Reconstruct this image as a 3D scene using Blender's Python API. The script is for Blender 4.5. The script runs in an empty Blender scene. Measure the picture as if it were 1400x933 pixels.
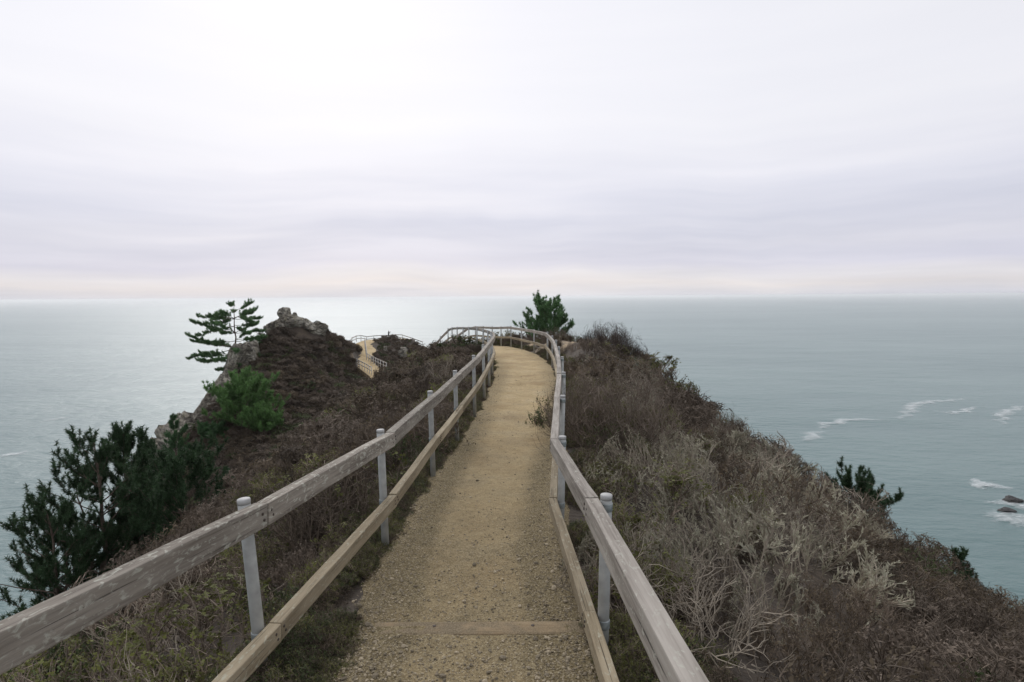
import bpy, bmesh, math, random
import numpy as np
from mathutils import Vector, Matrix, noise

scene = bpy.context.scene
col = scene.collection
R_ = math.radians
rng = np.random.default_rng(7)
random.seed(7)

# ------------------------------------------------------------------ camera
F = 850.0                      # focal length in pixels of the 1400 px wide photograph
EYE = Vector((0.0, 0.0, 2.40))
PITCH, ROLL = R_(4.10), R_(0.39)
cam_d = bpy.data.cameras.new('camera')
cam = bpy.data.objects.new('camera', cam_d)
col.objects.link(cam)
scene.camera = cam
cam_d.sensor_width = 36.0
cam_d.lens = F / 1400 * 36.0
cam_d.clip_start = 0.05
cam_d.clip_end = 600000.0
cam.rotation_mode = 'QUATERNION'
M_cam = Matrix.Rotation(math.pi / 2 - PITCH, 3, 'X') @ Matrix.Rotation(-ROLL, 3, 'Z')
cam.location = EYE
cam.rotation_quaternion = M_cam.to_quaternion()

# ------------------------------------------------------------------ world, sun, exposure
SUN_EL, SUN_AZ = R_(33), R_(-17)          # azimuth from +Y towards +X
world = bpy.data.worlds.new('World')
scene.world = world
world.use_nodes = True


class NT:
    """small helper to write node trees"""
    def __init__(s, tree):
        s.t = tree

    def n(s, kind, ins=None, **props):
        nd = s.t.nodes.new(kind)
        for k, v in props.items():
            setattr(nd, k, v)
        for k, v in (ins or {}).items():
            sk = nd.inputs[k]
            if isinstance(v, bpy.types.NodeSocket):
                s.t.links.new(v, sk)
            else:
                sk.default_value = v
        return nd

    def math(s, op, a, b=None, clamp=False):
        nd = s.t.nodes.new('ShaderNodeMath')
        nd.operation = op
        nd.use_clamp = clamp
        for i, v in enumerate((a, b)):
            if v is None:
                continue
            if isinstance(v, bpy.types.NodeSocket):
                s.t.links.new(v, nd.inputs[i])
            else:
                nd.inputs[i].default_value = v
        return nd.outputs[0]

    def ramp(s, fac, stops, interp='LINEAR'):
        nd = s.t.nodes.new('ShaderNodeValToRGB')
        nd.color_ramp.interpolation = interp
        el = nd.color_ramp.elements
        while len(el) < len(stops):
            el.new(0.5)
        for e, (p, c) in zip(el, stops):
            e.position = p
            e.color = (c, c, c, 1) if isinstance(c, (int, float)) else (*c, 1)
        s.t.links.new(fac, nd.inputs[0])
        return nd.outputs[0]

    def mix(s, fac, a, b, mode='MIX'):
        nd = s.t.nodes.new('ShaderNodeMix')
        nd.data_type = 'RGBA'
        nd.blend_type = mode
        for sk, v in ((nd.inputs[0], fac), (nd.inputs[6], a), (nd.inputs[7], b)):
            if isinstance(v, bpy.types.NodeSocket):
                s.t.links.new(v, sk)
            elif isinstance(v, (int, float)):
                sk.default_value = v
            else:
                sk.default_value = (*v, 1)
        return nd.outputs[2]

    def link(s, a, b):
        s.t.links.new(a, b)


def build_world():
    w = NT(world.node_tree)
    world.node_tree.nodes.clear()
    out = w.n('ShaderNodeOutputWorld')
    sky = w.n('ShaderNodeTexSky', sky_type='NISHITA', sun_disc=False, sun_elevation=SUN_EL,
              sun_rotation=SUN_AZ, altitude=100.0, air_density=1.0, dust_density=2.0)
    tc = w.n('ShaderNodeTexCoord')
    sep = w.n('ShaderNodeSeparateXYZ', {0: tc.outputs['Generated']})
    z = w.math('MAXIMUM', sep.outputs[2], 0.0)
    den = w.math('ADD', z, 0.035)
    u = w.math('DIVIDE', sep.outputs[0], den)
    v = w.math('DIVIDE', sep.outputs[1], den)
    cb = w.n('ShaderNodeCombineXYZ', {0: u, 1: v, 2: 0.0})
    # a cloud deck seen in perspective: broad soft masses, streaks towards the horizon
    n1 = w.n('ShaderNodeTexNoise', {'Vector': cb.outputs[0], 'Scale': 0.22, 'Detail': 5.0, 'Roughness': 0.5, 'Distortion': 0.4})
    # thin bars of cloud: long sideways, thin in elevation
    wob = w.n('ShaderNodeTexNoise', {'Vector': tc.outputs['Generated'], 'Scale': 2.3, 'Detail': 4.0})
    zz = w.math('ADD', sep.outputs[2], w.math('MULTIPLY', w.math('SUBTRACT', wob.outputs[0], 0.5), 0.09))
    cb2 = w.n('ShaderNodeCombineXYZ', {0: w.math('MULTIPLY', sep.outputs[0], 1.6), 1: w.math('MULTIPLY', sep.outputs[1], 1.6),
                                       2: w.math('MULTIPLY', zz, 21.0)})
    n2 = w.n('ShaderNodeTexNoise', {'Vector': cb2.outputs[0], 'Scale': 1.0, 'Detail': 4.5, 'Roughness': 0.5})
    # cloud colour by elevation (radiance / 10, the background strength is 0.1)
    elev = w.ramp(zz, [(0.0, (0.74, 0.735, 0.775)), (0.016, (0.775, 0.745, 0.755)), (0.028, (0.735, 0.725, 0.765)),
                       (0.046, (0.635, 0.64, 0.745)), (0.09, (0.68, 0.685, 0.775)), (0.17, (0.79, 0.79, 0.86)),
                       (0.26, (0.90, 0.895, 0.93)), (0.42, (0.885, 0.885, 0.925)), (1.0, (0.82, 0.825, 0.87))])
    low = w.ramp(sep.outputs[2], [(0.0, 1.0), (0.10, 1.0), (0.24, 0.12)])
    bars = w.ramp(n2.outputs[0], [(0.32, 0.0), (0.68, 1.0)])
    bars = w.math('MULTIPLY', w.math('SUBTRACT', bars, 0.5), low)
    mass = w.math('SUBTRACT', n1.outputs[0], 0.5)
    gain = w.math('ADD', 1.0, w.math('ADD', w.math('MULTIPLY', bars, 0.22), w.math('MULTIPLY', mass, 0.2)))
    # the veiled sun makes a wide bright patch in the deck
    sd = (math.sin(SUN_AZ) * math.cos(SUN_EL), math.cos(SUN_AZ) * math.cos(SUN_EL), math.sin(SUN_EL))
    dot = w.n('ShaderNodeVectorMath', {0: tc.outputs['Generated'], 1: sd}, operation='DOT_PRODUCT')
    glow = w.math('POWER', w.math('MAXIMUM', dot.outputs['Value'], 0.0), 6.0)
    gain = w.math('ADD', gain, w.math('MULTIPLY', glow, 0.09))
    tint = w.mix(w.math('ADD', 0.5, bars), (0.955, 0.975, 1.03), (1.02, 1.005, 0.985))      # thicker bars are bluer
    cloud = w.mix(1.0, w.mix(1.0, elev, tint, 'MULTIPLY'), gain, 'MULTIPLY')
    cloud10 = w.mix(1.0, cloud, (10.0, 10.0, 10.0), 'MULTIPLY')
    colr = w.mix(0.94, sky.outputs[0], cloud10)
    bg = w.n('ShaderNodeBackground', {'Color': colr, 'Strength': 0.10})
    w.link(bg.outputs[0], out.inputs[0])


build_world()
sun_d = bpy.data.lights.new('sun', 'SUN')
sun_d.energy = 1.5
sun_d.angle = R_(36)
sun_d.color = (1.0, 0.965, 0.93)
sun = bpy.data.objects.new('sun', sun_d)
col.objects.link(sun)
dirv = Vector((math.sin(SUN_AZ) * math.cos(SUN_EL), math.cos(SUN_AZ) * math.cos(SUN_EL), math.sin(SUN_EL)))
sun.rotation_mode = 'QUATERNION'
sun.rotation_quaternion = dirv.to_track_quat('Z', 'Y')
sun.location = (0, 60, 60)

scene.view_settings.view_transform = 'Standard'
scene.view_settings.look = 'None'
scene.view_settings.exposure = 0.0
scene.view_settings.gamma = 1.0
scene.view_settings.use_curve_mapping = False
scene.render.engine = 'CYCLES'
scene.cycles.max_bounces = 6
scene.cycles.diffuse_bounces = 3
scene.cycles.volume_bounces = 2
scene.cycles.transparent_max_bounces = 8
scene.cycles.use_denoising = True
scene.cycles.denoising_prefilter = 'ACCURATE'
scene.cycles.use_adaptive_sampling = False
scene.cycles.sample_clamp_indirect = 3.0


# ------------------------------------------------------------------ helpers
def U(px, py, Y):
    """the point at depth Y that the photograph shows at pixel (px, py)"""
    d = M_cam @ Vector(((px - 700) / F, -(py - 466.5) / F, -1.0))
    return EYE + d * (Y / d.y)


def tag(o, label=None, cat=None, group=None, kind=None):
    if label: o['label'] = label
    if cat: o['category'] = cat
    if group: o['group'] = group
    if kind: o['kind'] = kind
    return o


def empty(name, loc=(0, 0, 0), rz=0.0):
    o = bpy.data.objects.new(name, None)
    col.objects.link(o)
    o.location = loc
    o.rotation_euler = (0, 0, rz)
    o.empty_display_size = 0.2
    return o


def mesh_np(name, V, faces, mats, mat_idx=None, smooth=False):
    """faces: an (n,3) or (n,4) array or a list of such arrays"""
    me = bpy.data.meshes.new(name)
    if not isinstance(faces, (list, tuple)):
        faces = [faces]
    faces = [np.asarray(f, dtype=np.int32) for f in faces if len(f)]
    V = np.asarray(V, dtype=np.float32)
    loops = np.concatenate([f.ravel() for f in faces])
    sizes = np.concatenate([np.full(len(f), f.shape[1], dtype=np.int32) for f in faces])
    starts = np.concatenate([[0], np.cumsum(sizes)[:-1]]).astype(np.int32)
    me.vertices.add(len(V)); me.vertices.foreach_set('co', V.ravel())
    me.loops.add(len(loops)); me.loops.foreach_set('vertex_index', loops)
    me.polygons.add(len(sizes)); me.polygons.foreach_set('loop_start', starts)
    if mat_idx is not None:
        me.polygons.foreach_set('material_index', np.asarray(mat_idx, dtype=np.int32))
    me.update(calc_edges=True)
    if smooth:
        me.polygons.foreach_set('use_smooth', np.ones(len(sizes), dtype=bool))
    for m in (mats if isinstance(mats, (list, tuple)) else [mats]):
        me.materials.append(m)
    me.validate()
    return me


def obj(name, me, parent=None):
    o = bpy.data.objects.new(name, me)
    col.objects.link(o)
    if parent is not None:
        o.parent = parent
    return o


def norm(a):
    return a / np.maximum(np.linalg.norm(a, axis=-1, keepdims=True), 1e-9)


def tubes(P, Rr, sides=3):
    """P (n,k,3) polylines, Rr (n,k) radii -> verts, quads"""
    n, k, _ = P.shape
    t = norm(P[:, -1] - P[:, 0])
    ref = np.where(np.abs(t[:, 2:3]) < 0.8, np.array([[0, 0, 1.0]]), np.array([[1.0, 0, 0]]))
    a = norm(np.cross(t, ref)); b = np.cross(t, a)
    ang = np.arange(sides) * 2 * math.pi / sides
    ring = a[:, None, :] * np.cos(ang)[None, :, None] + b[:, None, :] * np.sin(ang)[None, :, None]
    V = P[:, :, None, :] + ring[:, None, :, :] * Rr[:, :, None, None]
    idx = np.arange(n * k * sides).reshape(n, k, sides)
    q = np.stack([idx[:, :-1, :], np.roll(idx[:, :-1, :], -1, 2), np.roll(idx[:, 1:, :], -1, 2), idx[:, 1:, :]], -1)
    return V.reshape(-1, 3), q.reshape(-1, 4)


# ------------------------------------------------------------------ materials
def new_mat(name):
    m = bpy.data.materials.new(name)
    m.use_nodes = True
    nt = NT(m.node_tree)
    bs = m.node_tree.nodes['Principled BSDF']
    return m, nt, bs


def mat_plain(name, c, rough=0.8, spec=0.3, var=0.25, scale=8.0, inst=0.0, metallic=0.0, bump=0.0, trans=0.0):
    """one base colour broken up by noise, and by a value of its own for each instance"""
    m, t, bs = new_mat(name)
    tc = t.n('ShaderNodeTexCoord')
    n = t.n('ShaderNodeTexNoise', {'Vector': tc.outputs['Object'], 'Scale': scale, 'Detail': 4.0})
    f = t.ramp(n.outputs[0], [(0.3, 1 - var), (0.7, 1 + var)])
    c1 = t.mix(1.0, c, f, 'MULTIPLY')
    if inst:
        oi = t.n('ShaderNodeObjectInfo')
        g = t.math('ADD', 1 - inst, t.math('MULTIPLY', oi.outputs['Random'], 2 * inst))
        c1 = t.mix(1.0, c1, g, 'MULTIPLY')
    t.link(c1, bs.inputs['Base Color'])
    bs.inputs['Roughness'].default_value = rough
    bs.inputs['Specular IOR Level'].default_value = spec
    bs.inputs['Metallic'].default_value = metallic
    if bump:
        b = t.n('ShaderNodeBump', {'Height': n.outputs[0], 'Strength': bump, 'Distance': 0.02})
        t.link(b.outputs[0], bs.inputs['Normal'])
    if trans:
        tr = t.n('ShaderNodeBsdfTranslucent', {'Color': c1})
        ms = t.n('ShaderNodeMixShader', {0: trans, 1: bs.outputs[0], 2: tr.outputs[0]})
        t.link(ms.outputs[0], m.node_tree.nodes['Material Output'].inputs[0])
    return m


def mat_wood(name, base, dark, pale, lichen=0.0, lichen_c=(0.42, 0.42, 0.36)):
    m, t, bs = new_mat(name)
    tc = t.n('ShaderNodeTexCoord')
    oi = t.n('ShaderNodeObjectInfo')
    off = t.n('ShaderNodeCombineXYZ', {0: t.math('MULTIPLY', oi.outputs['Random'], 37.0), 1: t.math('MULTIPLY', oi.outputs['Random'], 11.0), 2: 0.0})
    pos = t.n('ShaderNodeVectorMath', {0: tc.outputs['Object'], 1: off.outputs[0]}, operation='ADD').outputs[0]
    mp = t.n('ShaderNodeMapping', {'Vector': pos, 'Scale': (2.2, 60.0, 60.0)})
    g = t.n('ShaderNodeTexNoise', {'Vector': mp.outputs[0], 'Scale': 1.0, 'Detail': 5.0, 'Roughness': 0.65, 'Distortion': 0.3})
    mp2 = t.n('ShaderNodeMapping', {'Vector': pos, 'Scale': (1.3, 9.0, 9.0)})
    g2 = t.n('ShaderNodeTexNoise', {'Vector': mp2.outputs[0], 'Scale': 1.0, 'Detail': 4.0})
    c = t.mix(t.ramp(g.outputs[0], [(0.30, 0.0), (0.62, 1.0)]), dark, base)
    c = t.mix(t.ramp(g2.outputs[0], [(0.42, 0.0), (0.72, 0.8)]), c, pale)
    mp4 = t.n('ShaderNodeMapping', {'Vector': pos, 'Scale': (1.1, 95.0, 95.0)})
    g4 = t.n('ShaderNodeTexNoise', {'Vector': mp4.outputs[0], 'Scale': 1.0, 'Detail': 3.0, 'Distortion': 0.2})
    crack = t.math('MAXIMUM', t.ramp(g.outputs[0], [(0.24, 1.0), (0.33, 0.0)]), t.ramp(g4.outputs[0], [(0.30, 0.9), (0.36, 0.0)]))
    c = t.mix(crack, c, tuple(x * 0.35 for x in dark))
    if lichen:
        mp3 = t.n('ShaderNodeMapping', {'Vector': pos, 'Scale': (15.0, 34.0, 34.0)})
        l = t.n('ShaderNodeTexNoise', {'Vector': mp3.outputs[0], 'Scale': 1.0, 'Detail': 8.0, 'Roughness': 0.62, 'Distortion': 0.8})
        c = t.mix(t.ramp(l.outputs[0], [(0.585 - 0.10 * lichen, 0.0), (0.68 - 0.10 * lichen, 0.8)]), c, lichen_c)
    v = t.math('ADD', 0.84, t.math('MULTIPLY', oi.outputs['Random'], 0.32))
    c = t.mix(1.0, c, v, 'MULTIPLY')
    t.link(c, bs.inputs['Base Color'])
    bs.inputs['Roughness'].default_value = 0.85
    bs.inputs['Specular IOR Level'].default_value = 0.2
    b = t.n('ShaderNodeBump', {'Height': g.outputs[0], 'Strength': 0.55, 'Distance': 0.006})
    t.link(b.outputs[0], bs.inputs['Normal'])
    return m


def mat_rock():
    m, t, bs = new_mat('rock')
    tc = t.n('ShaderNodeTexCoord')
    n = t.n('ShaderNodeTexNoise', {'Vector': tc.outputs['Object'], 'Scale': 0.5, 'Detail': 10.0, 'Roughness': 0.68})
    c = t.ramp(n.outputs[0], [(0.30, (0.09, 0.075, 0.058)), (0.44, (0.24, 0.215, 0.172)), (0.56, (0.37, 0.345, 0.288)), (0.75, (0.52, 0.495, 0.425))])
    l = t.n('ShaderNodeTexNoise', {'Vector': tc.outputs['Object'], 'Scale': 1.4, 'Detail': 7.0, 'Roughness': 0.7})
    c = t.mix(t.ramp(l.outputs[0], [(0.54, 0.0), (0.66, 0.75)]), c, (0.16, 0.145, 0.07))
    mp = t.n('ShaderNodeMapping', {'Vector': tc.outputs['Object'], 'Scale': (0.5, 0.5, 1.5), 'Rotation': (0.5, 0.7, 0.2)})
    k = t.n('ShaderNodeTexNoise', {'Vector': mp.outputs[0], 'Scale': 1.1, 'Detail': 9.0, 'Roughness': 0.6, 'Distortion': 1.2})
    seam = t.ramp(t.math('ABSOLUTE', t.math('SUBTRACT', k.outputs[0], 0.5)), [(0.0, 0.8), (0.035, 0.0)])
    c = t.mix(seam, c, (0.05, 0.042, 0.033))
    t.link(c, bs.inputs['Base Color'])
    bs.inputs['Roughness'].default_value = 0.9
    h = t.math('ADD', n.outputs[0], t.math('MULTIPLY', seam, -0.25))
    b = t.n('ShaderNodeBump', {'Height': h, 'Strength': 1.0, 'Distance': 0.7})
    t.link(b.outputs[0], bs.inputs['Normal'])
    return m


def mat_soil():
    m, t, bs = new_mat('hill_soil')
    tc = t.n('ShaderNodeTexCoord')
    n = t.n('ShaderNodeTexNoise', {'Vector': tc.outputs['Object'], 'Scale': 0.45, 'Detail': 8.0, 'Roughness': 0.6})
    c = t.ramp(n.outputs[0], [(0.3, (0.035, 0.027, 0.02)), (0.55, (0.068, 0.052, 0.038)), (0.72, (0.11, 0.085, 0.056))])
    n2 = t.n('ShaderNodeTexNoise', {'Vector': tc.outputs['Object'], 'Scale': 9.0, 'Detail': 6.0})
    c = t.mix(1.0, c, t.ramp(n2.outputs[0], [(0.3, 0.6), (0.7, 1.3)]), 'MULTIPLY')
    at = t.n('ShaderNodeAttribute', attribute_name='bare')
    dirt = t.ramp(n2.outputs[0], [(0.35, (0.26, 0.19, 0.11)), (0.65, (0.42, 0.32, 0.20))])
    c = t.mix(at.outputs['Fac'], c, dirt)
    t.link(c, bs.inputs['Base Color'])
    bs.inputs['Roughness'].default_value = 0.95
    b = t.n('ShaderNodeBump', {'Height': n2.outputs[0], 'Strength': 0.8, 'Distance': 0.08})
    t.link(b.outputs[0], bs.inputs['Normal'])
    return m


def mat_path():
    m, t, bs = new_mat('path_dirt')
    tc = t.n('ShaderNodeTexCoord')
    at = t.n('ShaderNodeAttribute', attribute_name='gravel')
    n = t.n('ShaderNodeTexNoise', {'Vector': tc.outputs['Object'], 'Scale': 1.6, 'Detail': 6.0, 'Roughness': 0.6})
    fine = t.n('ShaderNodeTexNoise', {'Vector': tc.outputs['Object'], 'Scale': 55.0, 'Detail': 5.0, 'Roughness': 0.7})
    sp = t.n('ShaderNodeTexVoronoi', {'Vector': tc.outputs['Object'], 'Scale': 105.0, 'Randomness': 1.0})
    dirt = t.ramp(n.outputs[0], [(0.3, (0.42, 0.318, 0.175)), (0.5, (0.545, 0.425, 0.245)), (0.72, (0.62, 0.50, 0.315))])
    grey = t.ramp(sp.outputs['Color'], [(0.1, (0.115, 0.088, 0.046)), (0.5, (0.22, 0.176, 0.098)), (0.8, (0.315, 0.263, 0.163)), (1.0, (0.44, 0.385, 0.275))])
    wide = t.n('ShaderNodeTexNoise', {'Vector': tc.outputs['Object'], 'Scale': 0.7, 'Detail': 3.0})
    dirt = t.mix(t.ramp(wide.outputs[0], [(0.47, 0.0), (0.66, 0.42)]), dirt, (0.26, 0.178, 0.092))
    gv = t.math('ADD', at.outputs['Fac'], t.math('MULTIPLY', t.math('SUBTRACT', n.outputs[0], 0.5), 1.1))
    gv = t.math('ADD', gv, t.math('MULTIPLY', t.math('SUBTRACT', fine.outputs[0], 0.5), 0.9), clamp=True)
    c = t.mix(gv, dirt, grey)
    c = t.mix(1.0, c, t.ramp(fine.outputs[0], [(0.28, 0.62), (0.5, 1.0), (0.75, 1.25)]), 'MULTIPLY')
    tread = t.n('ShaderNodeTexNoise', {'Vector': tc.outputs['Object'], 'Scale': 9.0, 'Detail': 7.0, 'Roughness': 0.65, 'Distortion': 0.5})
    c = t.mix(1.0, c, t.ramp(tread.outputs[0], [(0.30, 0.80), (0.5, 1.0), (0.70, 1.08)]), 'MULTIPLY')
    t.link(c, bs.inputs['Base Color'])
    bs.inputs['Roughness'].default_value = 0.95
    bs.inputs['Specular IOR Level'].default_value = 0.15
    h = t.math('ADD', t.math('MULTIPLY', fine.outputs[0], 0.6), t.math('MULTIPLY', sp.outputs['Distance'], -0.7))
    b = t.n('ShaderNodeBump', {'Height': h, 'Strength': 0.9, 'Distance': 0.012})
    b2 = t.n('ShaderNodeBump', {'Height': tread.outputs[0], 'Strength': 0.8, 'Distance': 0.05, 'Normal': b.outputs[0]})
    t.link(b2.outputs[0], bs.inputs['Normal'])
    return m


def mat_sea():
    m, t, bs = new_mat('sea_water')
    tc = t.n('ShaderNodeTexCoord')
    def nz(scale, detail, sx=1.0, sy=1.0, rot=0.0, rough=0.55):
        mp = t.n('ShaderNodeMapping', {'Vector': tc.outputs['Object'], 'Scale': (sx, sy, 1.0), 'Rotation': (0, 0, rot)})
        return t.n('ShaderNodeTexNoise', {'Vector': mp.outputs[0], 'Scale': scale, 'Detail': detail, 'Roughness': rough}).outputs[0]
    chop = nz(0.11, 7.0, 0.6, 1.15, R_(14), 0.6)
    swell = nz(0.011, 5.0, 0.6, 1.15, R_(16))
    broad = nz(0.0012, 3.0, 0.5, 1.5, R_(5))
    h = t.math('ADD', t.math('MULTIPLY', chop, 2.0), t.math('MULTIPLY', swell, 8.0))
    b = t.n('ShaderNodeBump', {'Height': h, 'Strength': 0.42, 'Distance': 2.4})
    t.link(b.outputs[0], bs.inputs['Normal'])
    turb = t.ramp(t.math('ADD', broad, t.math('MULTIPLY', t.math('SUBTRACT', swell, 0.5), 0.5)),
                  [(0.35, (0.095, 0.165, 0.165)), (0.65, (0.145, 0.22, 0.215))])
    t.link(turb, bs.inputs['Base Color'])
    bs.inputs['Roughness'].default_value = 0.29
    bs.inputs['IOR'].default_value = 1.333
    return m


def mat_foam():
    m, t, bs = new_mat('sea_foam')
    tc = t.n('ShaderNodeTexCoord')
    at = t.n('ShaderNodeAttribute', attribute_name='cover')
    mp = t.n('ShaderNodeMapping', {'Vector': tc.outputs['Object'], 'Scale': (0.6, 1.6, 1.0)})
    n = t.n('ShaderNodeTexNoise', {'Vector': mp.outputs[0], 'Scale': 0.30, 'Detail': 9.0, 'Roughness': 0.75, 'Distortion': 0.8})
    a = t.math('ADD', t.math('MULTIPLY', t.math('SUBTRACT', n.outputs[0], 0.5), 2.2), t.math('MULTIPLY', at.outputs['Fac'], 0.62))
    a = t.ramp(a, [(0.22, 0.0), (1.0, 0.85)])
    t.link(a, bs.inputs['Alpha'])
    bs.inputs['Base Color'].default_value = (0.74, 0.78, 0.78, 1)
    bs.inputs['Roughness'].default_value = 0.9
    return m


M = {}
M['soil'] = mat_soil(); M['path'] = mat_path(); M['rock'] = mat_rock(); M['sea'] = mat_sea(); M['foam'] = mat_foam()
M['rail_left'] = mat_wood('weathered_rail_lichen', (0.235, 0.208, 0.175), (0.11, 0.094, 0.078), (0.34, 0.31, 0.265), lichen=0.5)
M['rail_right'] = mat_wood('weathered_rail_grey', (0.30, 0.272, 0.238), (0.15, 0.13, 0.11), (0.42, 0.388, 0.345), lichen=0.12)
M['rail_low'] = mat_wood('yellowed_rail', (0.265, 0.218, 0.145), (0.15, 0.12, 0.075), (0.36, 0.305, 0.215), lichen=0.25, lichen_c=(0.36, 0.35, 0.27))
M['timber'] = mat_wood('step_timber', (0.29, 0.215, 0.125), (0.20, 0.14, 0.08), (0.38, 0.295, 0.185))
def dirty_timber():
    m = M['timber']
    t = NT(m.node_tree)
    bs = m.node_tree.nodes['Principled BSDF']
    old = bs.inputs['Base Color'].links[0].from_socket
    tc = t.n('ShaderNodeTexCoord')
    n = t.n('ShaderNodeTexNoise', {'Vector': tc.outputs['Object'], 'Scale': 6.0, 'Detail': 8.0, 'Roughness': 0.7})
    n2 = t.n('ShaderNodeTexNoise', {'Vector': tc.outputs['Object'], 'Scale': 90.0, 'Detail': 3.0})
    dirt = t.ramp(n2.outputs[0], [(0.35, (0.11, 0.085, 0.05)), (0.65, (0.25, 0.2, 0.13))])
    t.link(t.mix(t.ramp(n.outputs[0], [(0.38, 0.3), (0.54, 1.0)]), old, dirt), bs.inputs['Base Color'])


dirty_timber()
M['pipe'] = mat_plain('galvanised_pipe', (0.37, 0.38, 0.365), rough=0.55, spec=0.4, var=0.22, scale=9.0, metallic=0.2, inst=0.08)
M['cap'] = mat_plain('post_cap', (0.40, 0.40, 0.39), rough=0.6, var=0.12, scale=20.0)
M['strap'] = mat_plain('galvanised_strap', (0.27, 0.30, 0.30), rough=0.5, spec=0.5, var=0.3, scale=25.0, metallic=0.4)
M['bolt'] = mat_plain('rusty_bolt', (0.07, 0.055, 0.045), rough=0.7, var=0.3, scale=60.0)
M['pale_post'] = mat_plain('pale_painted_post', (0.52, 0.52, 0.50), rough=0.6, var=0.15, scale=6.0)
M['rail_pale'] = mat_wood('sun_bleached_rail', (0.42, 0.385, 0.33), (0.27, 0.24, 0.20), (0.52, 0.485, 0.43))
M['pebble'] = mat_plain('pebble', (0.28, 0.235, 0.165), rough=0.9, var=0.25, scale=40.0, inst=0.55)
M['twig_grey'] = mat_plain('twig_grey', (0.23, 0.185, 0.145), rough=0.9, var=0.35, scale=3.0, inst=0.35)
M['twig_dark'] = mat_plain('twig_dark', (0.130, 0.103, 0.078), rough=0.9, var=0.35, scale=3.0, inst=0.35)
M['twig_pale'] = mat_plain('twig_pale', (0.33, 0.285, 0.225), rough=0.9, var=0.3, scale=3.0, inst=0.2)
M['leaf_brown'] = mat_plain('leaf_brown', (0.132, 0.103, 0.068), rough=0.85, var=0.4, scale=4.0, inst=0.4, trans=0.2)
M['leaf_mauve'] = mat_plain('leaf_mauve', (0.138, 0.110, 0.086), rough=0.85, var=0.4, scale=4.0, inst=0.4, trans=0.15)
M['leaf_olive'] = mat_plain('leaf_olive', (0.145, 0.155, 0.048), rough=0.7, var=0.4, scale=5.0, inst=0.35, trans=0.3)
M['leaf_green'] = mat_plain('leaf_green', (0.080, 0.110, 0.040), rough=0.65, var=0.4, scale=5.0, inst=0.3, trans=0.25)
M['leaf_sage'] = mat_plain('leaf_sage', (0.36, 0.345, 0.26), rough=0.9, var=0.3, scale=5.0, inst=0.25, trans=0.2)
M['leaf_blue'] = mat_plain('leaf_blue', (0.12, 0.17, 0.125), rough=0.8, var=0.3, scale=5.0, inst=0.2, trans=0.2)
M['bark'] = mat_plain('pine_bark', (0.13, 0.10, 0.08), rough=0.95, var=0.4, scale=6.0, bump=0.8)
M['needle_dark'] = mat_plain('needles_dark', (0.040, 0.078, 0.033), rough=0.6, var=0.35, scale=2.0, trans=0.15)
M['needle_green'] = mat_plain('needles_green', (0.125, 0.235, 0.075), rough=0.6, var=0.4, scale=1.2, trans=0.2)
M['needle_mid'] = mat_plain('needles_mid', (0.066, 0.135, 0.055), rough=0.6, var=0.4, scale=1.2, trans=0.2)
M['needle_fresh'] = mat_plain('needles_fresh', (0.11, 0.20, 0.082), rough=0.6, var=0.4, scale=1.2, trans=0.25)
M['cloth'] = mat_plain('black_clothes', (0.018, 0.018, 0.02), rough=0.9, var=0.2)
M['skin'] = mat_plain('skin', (0.42, 0.27, 0.19), rough=0.6, var=0.05)
M['phone'] = mat_plain('phone_case', (0.03, 0.03, 0.032), rough=0.3, var=0.05)
M['seastone'] = mat_plain('wet_sea_rock', (0.028, 0.026, 0.024), rough=0.5, var=0.4, scale=0.6)

# ------------------------------------------------------------------ the path line
PATH = np.array([  # X, Y, z, half width
    (-0.35, -4, 1.10, .85), (-0.32, 0, .60, .82), (-0.29, 2.6, .18, .79), (-0.29, 3.6, .14, .79), (-0.28, 4.18, .13, .80), (-0.29, 4.24, .0, .80),
    (-0.40, 6, -.05, .86), (-0.26, 8.7, -.12, .88), (0.0, 11, -.17, .90), (0.14, 14, -.25, .95), (0.28, 17, -.32, 1.0),
    (0.42, 20, -.38, 1.05), (0.48, 24, -.45, 1.1), (0.38, 28, -.50, 1.15), (0.05, 31.5, -.55, 1.2), (-0.55, 35, -.60, 1.2),
    (-1.4, 38, -.68, 1.2), (-2.6, 40.6, -.85, 1.2), (-4.2, 43, -1.3, 1.2), (-6.3, 46, -2.2, 1.2), (-9, 51, -4.2, 1.2), (-12, 58, -7.0, 1.2)])
FARPATH = np.array([
    (-14.5, 70, -10.6, 1.2), (-15.5, 84, -10.9, 1.2), (-18.2, 92, -10.5, 1.2), (-21.2, 98, -9.9, 1.4), (-25.2, 106, -9.1, 1.5), (-27.2, 113, -8.7, 1.4), (-27.9, 121, -8.2, 1.3),
    (-31.4, 131, -7.3, 1.6), (-30.5, 137, -6.95, 1.9), (-26.5, 138, -6.85, 1.9), (-23.0, 137.5, -6.9, 1.9)])


def resample(C, step):
    seg = np.linalg.norm(np.diff(C[:, :2], axis=0), axis=1)
    s = np.concatenate([[0], np.cumsum(seg)])
    n = int(s[-1] / step)
    q = np.linspace(0, s[-1], n)
    return np.stack([np.interp(q, s, C[:, i]) for i in range(C.shape[1])], 1)


def smooth_xy(P, k):
    out = P.copy()
    for i in (0, 1, 3):
        pad = np.pad(P[:, i], k, mode='edge')
        out[:, i] = np.convolve(pad, np.ones(2 * k + 1) / (2 * k + 1), mode='valid')
    return out


PS = smooth_xy(resample(PATH, 0.05), 18)
PF = resample(FARPATH, 0.3)
for _i in range(4):
    pad = np.pad(PF[:, _i], 5, mode='edge'); PF[:, _i] = np.convolve(pad, np.ones(11) / 11, mode='valid')
ALLP = np.concatenate([PS[::5], PF], 0)


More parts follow.
